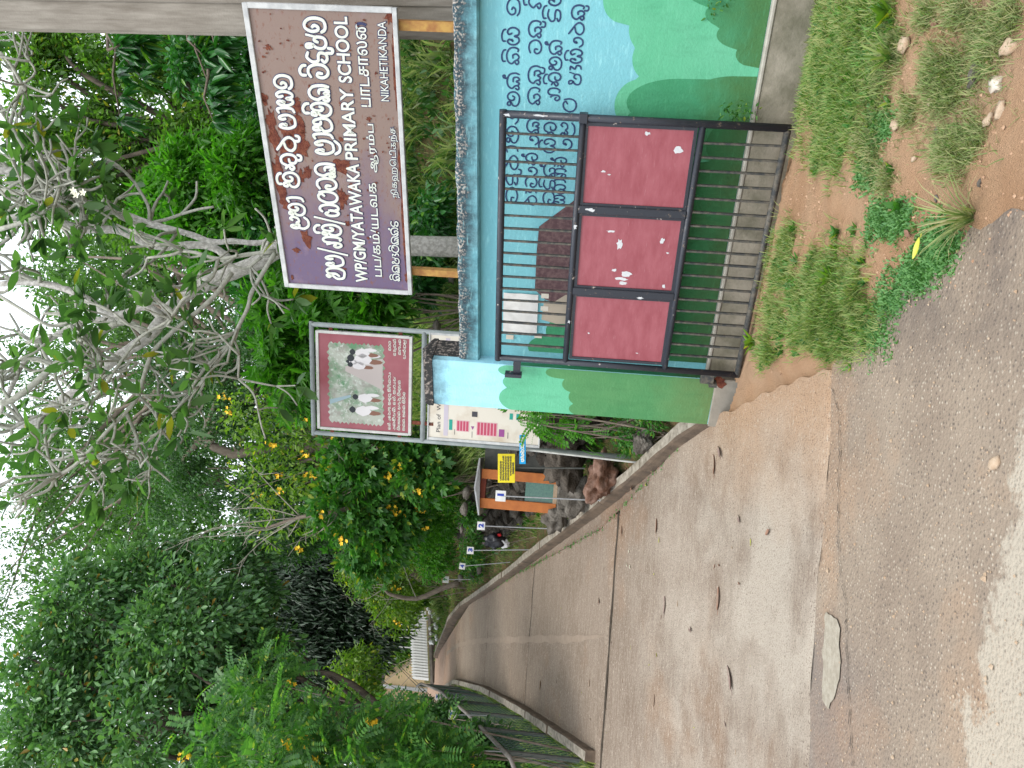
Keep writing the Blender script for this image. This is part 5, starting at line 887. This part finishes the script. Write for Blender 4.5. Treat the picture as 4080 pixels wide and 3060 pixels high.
lush = patch([(3240, 60, 120, 130, 1.0), (3280, 260, 130, 170, 1.5), (3330, 420, 110, 170, 1.3), (3300, 590, 90, 110, .7), (3380, 120, 80, 130, .6), (3420, 60, 60, 60, .3), (3160, 420, 50, 90, .25), (3360, 300, 150, 250, 1.2)], 620)
tag(tufts('grass', lush, 10, .055, T_blade, 'grass', .025, 1.7, jitter=.6), 'lush green grass in front of the grey plinth', 'grass', kind='stuff')
g2 = patch([(3270, 1120, 130, 120, 1.0), (3330, 1260, 150, 130, 1.6), (3420, 1180, 80, 120, .7), (3200, 1280, 90, 90, .6), (3110, 1080, 50, 100, .5), (3080, 1260, 40, 90, .4), (3050, 1400, 30, 60, .3), (3350, 1370, 110, 60, .5), (3140, 950, 40, 60, .3), (3300, 1180, 170, 190, 1.4)], 520)
tag(tufts('grass', g2, 10, .055, T_blade, 'grass', .025, 1.7, jitter=.6), 'thick green grass clump at the corner of asphalt and soil', 'grass', kind='stuff')
g3 = patch([(3560, 180, 60, 90, .6), (3790, 600, 90, 90, 1), (3860, 560, 80, 60, .6), (3790, 280, 60, 70, .7), (3930, 180, 90, 120, .7), (4020, 60, 80, 80, .6), (3860, 60, 70, 60, .5), (3430, 540, 60, 60, .5), (3640, 450, 40, 60, .3), (3780, 400, 60, 50, .4), (3700, 60, 40, 60, .3), (3480, 620, 40, 90, .4), (3550, 720, 50, 50, .3), (3800, 300, 200, 260, .8), (3500, 300, 90, 260, .8)], 300)
tag(tufts('grass', g3, 9, .042, T_blade, 'grass_dry', .025, 1.8, jitter=.6), 'sparse dry grass tufts on the bare orange soil', 'grass', kind='stuff')
wl_ = [lush[i] for i in RG.integers(0, len(lush), 260)]+[g2[i] for i in RG.integers(0, len(g2), 260)]; tag(tufts('leafy_weed', wl_, 7, .045, TL, 'lf_shrub', .012, 1.3), 'small leafy weeds mixed into the verge grass', 'weeds', kind='stuff')
g4 = patch([(3480, 1330, 70, 90, 1.0), (3560, 1200, 60, 60, .6), (3650, 1100, 80, 60, .9), (3740, 1020, 70, 60, .9), (3780, 940, 60, 60, .5), (3470, 560, 40, 120, .6), (3520, 880, 50, 90, .7), (3450, 700, 40, 60, .4), (3600, 870, 60, 60, .5), (3530, 500, 30, 60, .3)], 520)
tag(tufts('mat_weed', g4, 6, .022, TL, 'moss', .02, 1.2), 'low mat of tiny green weeds creeping over the soil edge', 'weeds', kind='stuff')
# single weeds a viewer can point at
T_thin = (T_blade[0]*np.array([.5, 1, 1]), T_blade[1])
def weed(x, y, L, nb, T, mt, label, name='weed', lean=1.0):
    p = np.array(patch([(x, y, 1, 1, 1)], 1)[0]); o = tufts(name, [(0, 0, 0)], nb, L, T, mt, .008, lean); o.location = tuple(p); tag(o, label, 'plant')
weed(3885, 865, .20, 60, T_thin, 'grass_dry', 'wide spidery grass tuft at the asphalt edge', lean=1.6); weed(3080, 790, .16, 40, T_blade, 'grass', 'grass tuft poking under the gate bottom rail', lean=1.1); weed(3560, 220, .15, 45, T_blade, 'grass', 'isolated dark green grass tuft on soil', lean=1.1)
weed(3020, 1360, .10, 16, TL, 'lf_yel', 'broad leaved weed by the lower gate corner'); weed(3590, 680, .05, 9, TL, 'lf_shrub', 'tiny seedling alone on bare soil'); weed(3610, 820, .06, 12, TL, 'lf_shrub', 'little leafy seedling near the mat of weeds'); weed(3130, 520, .11, 20, TL, 'lf_shrub', 'leafy weed at the far end of the gate'); weed(3330, 930, .06, 12, TL, 'lf_shrub', 'small weed between the two grass patches'); weed(3150, 40, .09, 14, TL, 'lf_yel', 'light green weed at the plinth foot'); weed(3335, 1105, .08, 12, TL, 'lf_yel', 'bright leafy weed standing out of the corner grass')
# climber by the gate corner, in front of the wall
vp = [wl(1.98+RG.normal()*.04, .08, .35+RG.random()*.25) for _ in range(70)]; vv = np.array(vp); o = leafmesh('creeper', vv, RG.normal(size=vv.shape), RG.normal(size=vv.shape)*.5+np.array([-.4, -.8, .5]), RG.uniform(.02, .045, len(vv)), TL, 'lf_shrub'); tag(o, 'thin creeper with small leaves climbing the gate post', 'plant')
cr = [wl(2.58+RG.normal()*.03+i*.004, .165, .75-i*.004+RG.normal()*.05) for i in range(60)]; vv = np.array(cr); o = leafmesh('creeper', vv, RG.normal(size=vv.shape), RG.normal(size=vv.shape)*.5+np.array([-.4, -.8, .5]), RG.uniform(.02, .04, len(vv)), TL, 'lf_shrub'); tag(o, 'wispy creeper on the painted bush right of the gate', 'plant')
# bank cover
def bankpts(n, y0, y1, d0, d1):
    y = RG.uniform(y0, y1, n); d = RG.uniform(d0, d1, n); x = kR(y)+d/.9; z = gz(x, y); f = (x-P0[0])*N_[0]+(y-P0[1])*N_[1]; k = f < -.9; return np.stack([x[k], y[k], z[k]-.02], -1)
tag(tufts('strap_plants', bankpts(1500, 8.6, 25, 1.0, 9), 22, .36, T_strap, 'strap', .05, 1.0), 'clumps of long strap leaves covering the hillside bank', 'plants', kind='stuff')
tag(tufts('strap_plants', bankpts(900, 8.8, 24, .95, 3.6), 24, .42, T_strap, 'strap', .06, 1.0), 'pale strap leaf clumps above the stone wall by the stakes', 'plants', kind='stuff')
tag(tufts('bank_grass', bankpts(6500, 7.6, 25, .16, 9.5), 10, .12, T_blade, 'grass', .05, 1.0), 'short rough grass over the hillside bank', 'grass', kind='stuff')
tag(tufts('bank_weeds', bankpts(4500, 7.6, 26, .5, 10), 9, .085, TL, 'lf_shrub', .09, 1.0), 'small leafy weeds scattered over the hillside bank', 'weeds', kind='stuff')
tag(tufts('bank_bushes', bankpts(700, 10, 30, 3.0, 16), 60, .13, TL, 'lf_small', .28, .9), 'dense undergrowth higher up the hillside', 'undergrowth', kind='stuff')
y = RG.uniform(8.9, 20, 900); x = kL(y)-RG.uniform(.02, .5, 900); tag(tufts('fence_grass', np.stack([x, y, D(y)-.02], -1), 12, .17, T_blade, 'grass', .05, .9), 'bright weedy grass pushing through the foot of the mesh fence', 'grass', kind='stuff')
y = RG.uniform(8.5, 26, 1500); x = kL(y)-RG.uniform(.08, 4, 1500); tag(tufts('left_undergrowth', np.stack([x, y, gz(x, y)], -1), 16, .16, T_blade, 'grass', .07, .9), 'rough grass and weeds on the ground behind the mesh fence', 'undergrowth', kind='stuff')
y = RG.uniform(10, 24, 700); x = kL(y)-RG.uniform(.8, 9, 700); tag(tufts('left_bushes', np.stack([x, y, gz(x, y)+.1], -1), 60, .15, TL, 'lf_small', .3, .9), 'dense undergrowth left of the drive', 'undergrowth', kind='stuff')
x = RG.uniform(-20, 10, 1500); y = RG.uniform(35, 42, 1500); tag(tufts('hill_undergrowth', np.stack([x, y, G(x, y)+.3+RG.random(1500)*2.4], -1), 60, .22, TL, 'lf_light', .5, .9), 'leafy undergrowth closing the top of the hill', 'undergrowth', kind='stuff')
bb = [(23.2, -6.2), (24.2, -6.8), (22.0, -5.9)]
# cut leaf plant beside the pillar
CL = shrub('cut_leaf_plant', 'bright cut leaf plant hanging over the site plan beside the pillar', 1380, 2400, 7.75, [B(1380, 2170, 7.9, 60, 80), B(1400, 2090, 7.7, 40, 50, f=.5), B(1330, 2290, 7.9, 40, 60, f=.5)], .19, T_pin, 'lf_bright', n=3, stem=.012, ncl=9, per=4, rcl=.10, droop=.8)
CP = shrub('low_weed_patch', 'low green weeds between the pillar and the right kerb', 1350, 2560, 7.7, [B(1370, 2500, 7.8, 80, 70), B(1300, 2520, 8.0, 50, 50, f=.7), B(1390, 2600, 7.5, 40, 40, f=.5)], .05, TL, 'lf_shrub', n=2, stem=.006, ncl=40, per=14, rcl=.08, droop=0)
# ------------------------------------------------------------------ fallen leaves, petals, loose stones
def flat_leaf(x, y, L, mt, label, rot=None, curl=.2, w=.5, grp=None, g=None, cat='fallen leaf'):
    L *= .82; u, v = I(x, y); p = onG(u, v, .02, g); V = []; n = 9
    for i in range(n):
        t_ = i/(n-1); ww = w*L*math.sin(math.pi*min(1, t_*.93+.05))**.8*.5; zc = curl*L*(t_-.5)**2
        for f in (-1, -.5, 0, .5, 1): V.append(((t_-.5)*L, f*ww*.8, zc+curl*L*.55*f*f*(.3+.4*math.sin(t_*3))+.004))
    me = MB().add(V, [(i*5+j, i*5+j+1, (i+1)*5+j+1, (i+1)*5+j) for i in range(n-1) for j in range(4)]); me.tube([(-.5*L, 0, curl*L*.25), (-.72*L, .03*L, .01)], .0025, 4); o = me.build('fallen_leaf' if cat == 'fallen leaf' else 'fallen_petal', M[mt], None, True)
    o.location = tuple(p); o.rotation_euler = (RG.normal()*.08, .0, rot if rot is not None else RG.uniform(0, 6)); tag(o, label, cat, grp); return o
def gd(x, y): return np.where(y > 4.38, D(y), G(x, y))
for x, y, L, mt, lb, rot in ((2850, 1850, .20, 'deadleaf', 'large curled brown leaf on concrete just below the pillar', .3), (2870, 1800, .17, 'deadleaf2', 'second curled leaf touching the large one below the pillar', 1.0), (2518, 1945, .15, 'deadleaf', 'crumpled brown leaf in the drain strip by the boulder', 2), (2480, 2112, .13, 'deadleaf', 'reddish brown leaf near the drain line below stake 2', .6), (2619, 2095, .17, 'deadleaf', 'narrow dark red leaf lying across the drive', .1), (2947, 2066, .12, 'deadleaf2', 'small dark leaf on the orange stained concrete', 1.2), (3062, 2121, .11, 'deadleaf', 'small torn leaf near the asphalt edge', 2.1), (2389, 2392, .14, 'deadleaf', 'forked black brown leaf above the first joint', 1.2), (2652, 2410, .19, 'deadleaf2', 'long folded grey leaf in the middle of the first slab', .1), (2868, 2385, .22, 'deadleaf', 'longest dark leaf on the pale first slab', .05), (2752, 2508, .12, 'deadleaf2', 'twisted fawn leaf on the pale concrete', 1.6), (2914, 2700, .24, 'deadleaf2', 'broad grey brown leaf on the left of the pale slab', .9), (2610, 2790, .14, 'deadleaf', 'thin curved twig like leaf on the left of the drive', .2), (2458, 1805, .12, 'yleaf', 'yellowed leaf beside the kerb foot', 1.5), (2575, 1930, .10, 'yleaf', 'yellow brown leaf on the drain line', 1.5), (3660, 990, .115, 'yleaf', 'yellow green leaf lying on bare orange soil', 2.6), (3115, 1465, .09, 'deadleaf', 'folded dark leaf where soil meets concrete', .4), (2350, 2720, .1, 'stone_pale', 'pale dry leaf left of the first joint', .3), (2155, 2730, .16, 'stone_pale', 'whitish curled leaf on the second slab', .6), (3620, 930, .08, 'deadleaf', 'small dark leaf beside the yellow green one', 1), (3726, 90, .09, 'deadleaf', 'dark shrivelled leaf at the far right of the soil', 1)):
    flat_leaf(x, y, L, mt, lb, rot, g=gd)
for x, y in ((2508, 2198), (2512, 2258), (2500, 2250)): flat_leaf(x, y, .06, 'petal_w', 'cream frangipani flowers fallen on the drive', None, .4, .8, 'fallen flowers on the drive', gd, 'fallen flower')
for _ in range(55):
    x, y = RG.uniform(1850, 3000), RG.uniform(2150, 3050)
    q = onG(*I(x, y), .0, gd)
    if q[0] > drainx(q[1])-.05 or q[0] < kL(q[1])+.2: continue
    flat_leaf(x, y, float(RG.uniform(.025, .06)), random.choice(['deadleaf', 'stone_pale', 'deadleaf2', 'yleaf']), 'tiny leaf scraps scattered over the concrete drive', None, .3, .4, 'leaf scraps on the drive', gd)
for q, (x, y, k, mt, lb) in enumerate([(3889, 300, .050, 'rock', 'flat grey stone in dry grass'), (3996, 335, .048, 'quartz', 'white quartz stone at the lower right'), (3957, 480, .03, 'stone_pale', 'tan stone left of the white quartz'), (3723, 405, .028, 'stone_pale', 'pale pebble above the grass patch'), (4010, 440, .035, 'stone_pale', 'long buff stone near the frame edge'), (3592, 500, .045, 'stone_pale', 'buried orange stone flush with the soil'), (3745, 520, .02, 'rock', 'small white grey pebble at the grass patch edge'), (3658, 633, .022, 'stone_pale', 'pale chip on bare soil'), (3969, 1845, .035, 'stone_pale', 'tan stone lying on the asphalt'), (3620, 180, .05, 'stone_pale', 'long buff stone by the isolated tuft'), (3740, 790, .018, 'rock', 'greyish pebble near the spidery tuft'), (3905, 730, .016, 'rock', 'round grey pebble in orange soil'), (4040, 190, .05, 'stone_pale', 'weathered stone in grass at the corner')]):
    p = onG(*I(x, y), .01, lambda a, b: G(a, b)); k *= .72; o = MB().sphere((0, 0, 0), k, 1.25, .85, .55, 2, .3, 3, q+90).build('loose_stone', M[mt], None, True); o.location = (p[0], p[1], soilz(p[0], p[1])+k*.2 if x != 3969 else k*.3); o.rotation_euler = (0, 0, RG.uniform(0, 3)); tag(o, lb, 'stone')
# gravel crumbs over soil and the worn asphalt edge
n = 2600; x = RG.uniform(.2, 3.4, n); y = RG.uniform(1.9, 5.6, n); f = (x-P0[0])*N_[0]+(y-P0[1])*N_[1]; k = (x > edge(y)-.15) & (f > .05); x, y = x[k], y[k]; z = np.array([soilz(a, b) for a, b in zip(x, y)]); T_peb = (np.array([(0, 0, 0), (-.5, .5, .1), (0, 1, 0), (.5, .5, .1), (0, .5, .55)]), np.array([(0, 3, 4, 4), (3, 2, 4, 4), (2, 1, 4, 4), (1, 0, 4, 4)]))
a_ = RG.uniform(0, 6.28, len(x)); o = leafmesh('gravel', np.stack([x, y, z], -1), np.stack([np.cos(a_), np.sin(a_), a_*0], -1), np.tile([0, 0, 1.], (len(x), 1)), RG.uniform(.005, .02, len(x)), T_peb, 'crumb'); tag(o, 'fine gravel crumbs strewn over the orange soil', 'gravel', kind='stuff')

# grit and litter gathered in the drain strip, along the joints and over the worn asphalt
n = 1500; y = RG.uniform(6.9, 17, n); x = drainx(y)+RG.normal(size=n)*.05+RG.choice([0, .0, .33], n)*(y < 15); z = D(y)+.018; a_ = RG.uniform(0, 6.28, n)
tag(leafmesh('drain_litter', np.stack([x, y, z], -1), np.stack([np.cos(a_), np.sin(a_), a_*0], -1), np.tile([0, 0, 1.], (n, 1)), RG.uniform(.006, .022, n), T_peb, 'deadleaf'), 'dark crumbs and litter gathered along the drain strip', 'litter', kind='stuff')
n = 1500; y = 2.3+RG.random(n)*2.1; x = RG.uniform(-2.2, .75, n); k = x < edge(y); x, y = x[k], y[k]; n = len(x); a_ = RG.uniform(0, 6.28, n)
tag(leafmesh('road_grit', np.stack([x, y, np.full(n, .007)], -1), np.stack([np.cos(a_), np.sin(a_), a_*0], -1), np.tile([0, 0, 1.], (n, 1)), RG.gamma(2, .0028, n), T_peb, 'stone_pale'), 'loose grit and small chips on the worn asphalt', 'grit', kind='stuff')
y = RG.uniform(6.9, 16, 160); x = drainx(y)+RG.normal(size=160)*.015; tag(tufts('drain_moss', np.stack([x, y, D(y)+.015], -1), 7, .022, TL, 'moss', .015, 1.3), 'little weeds rooted along the drain line', 'weeds', kind='stuff')
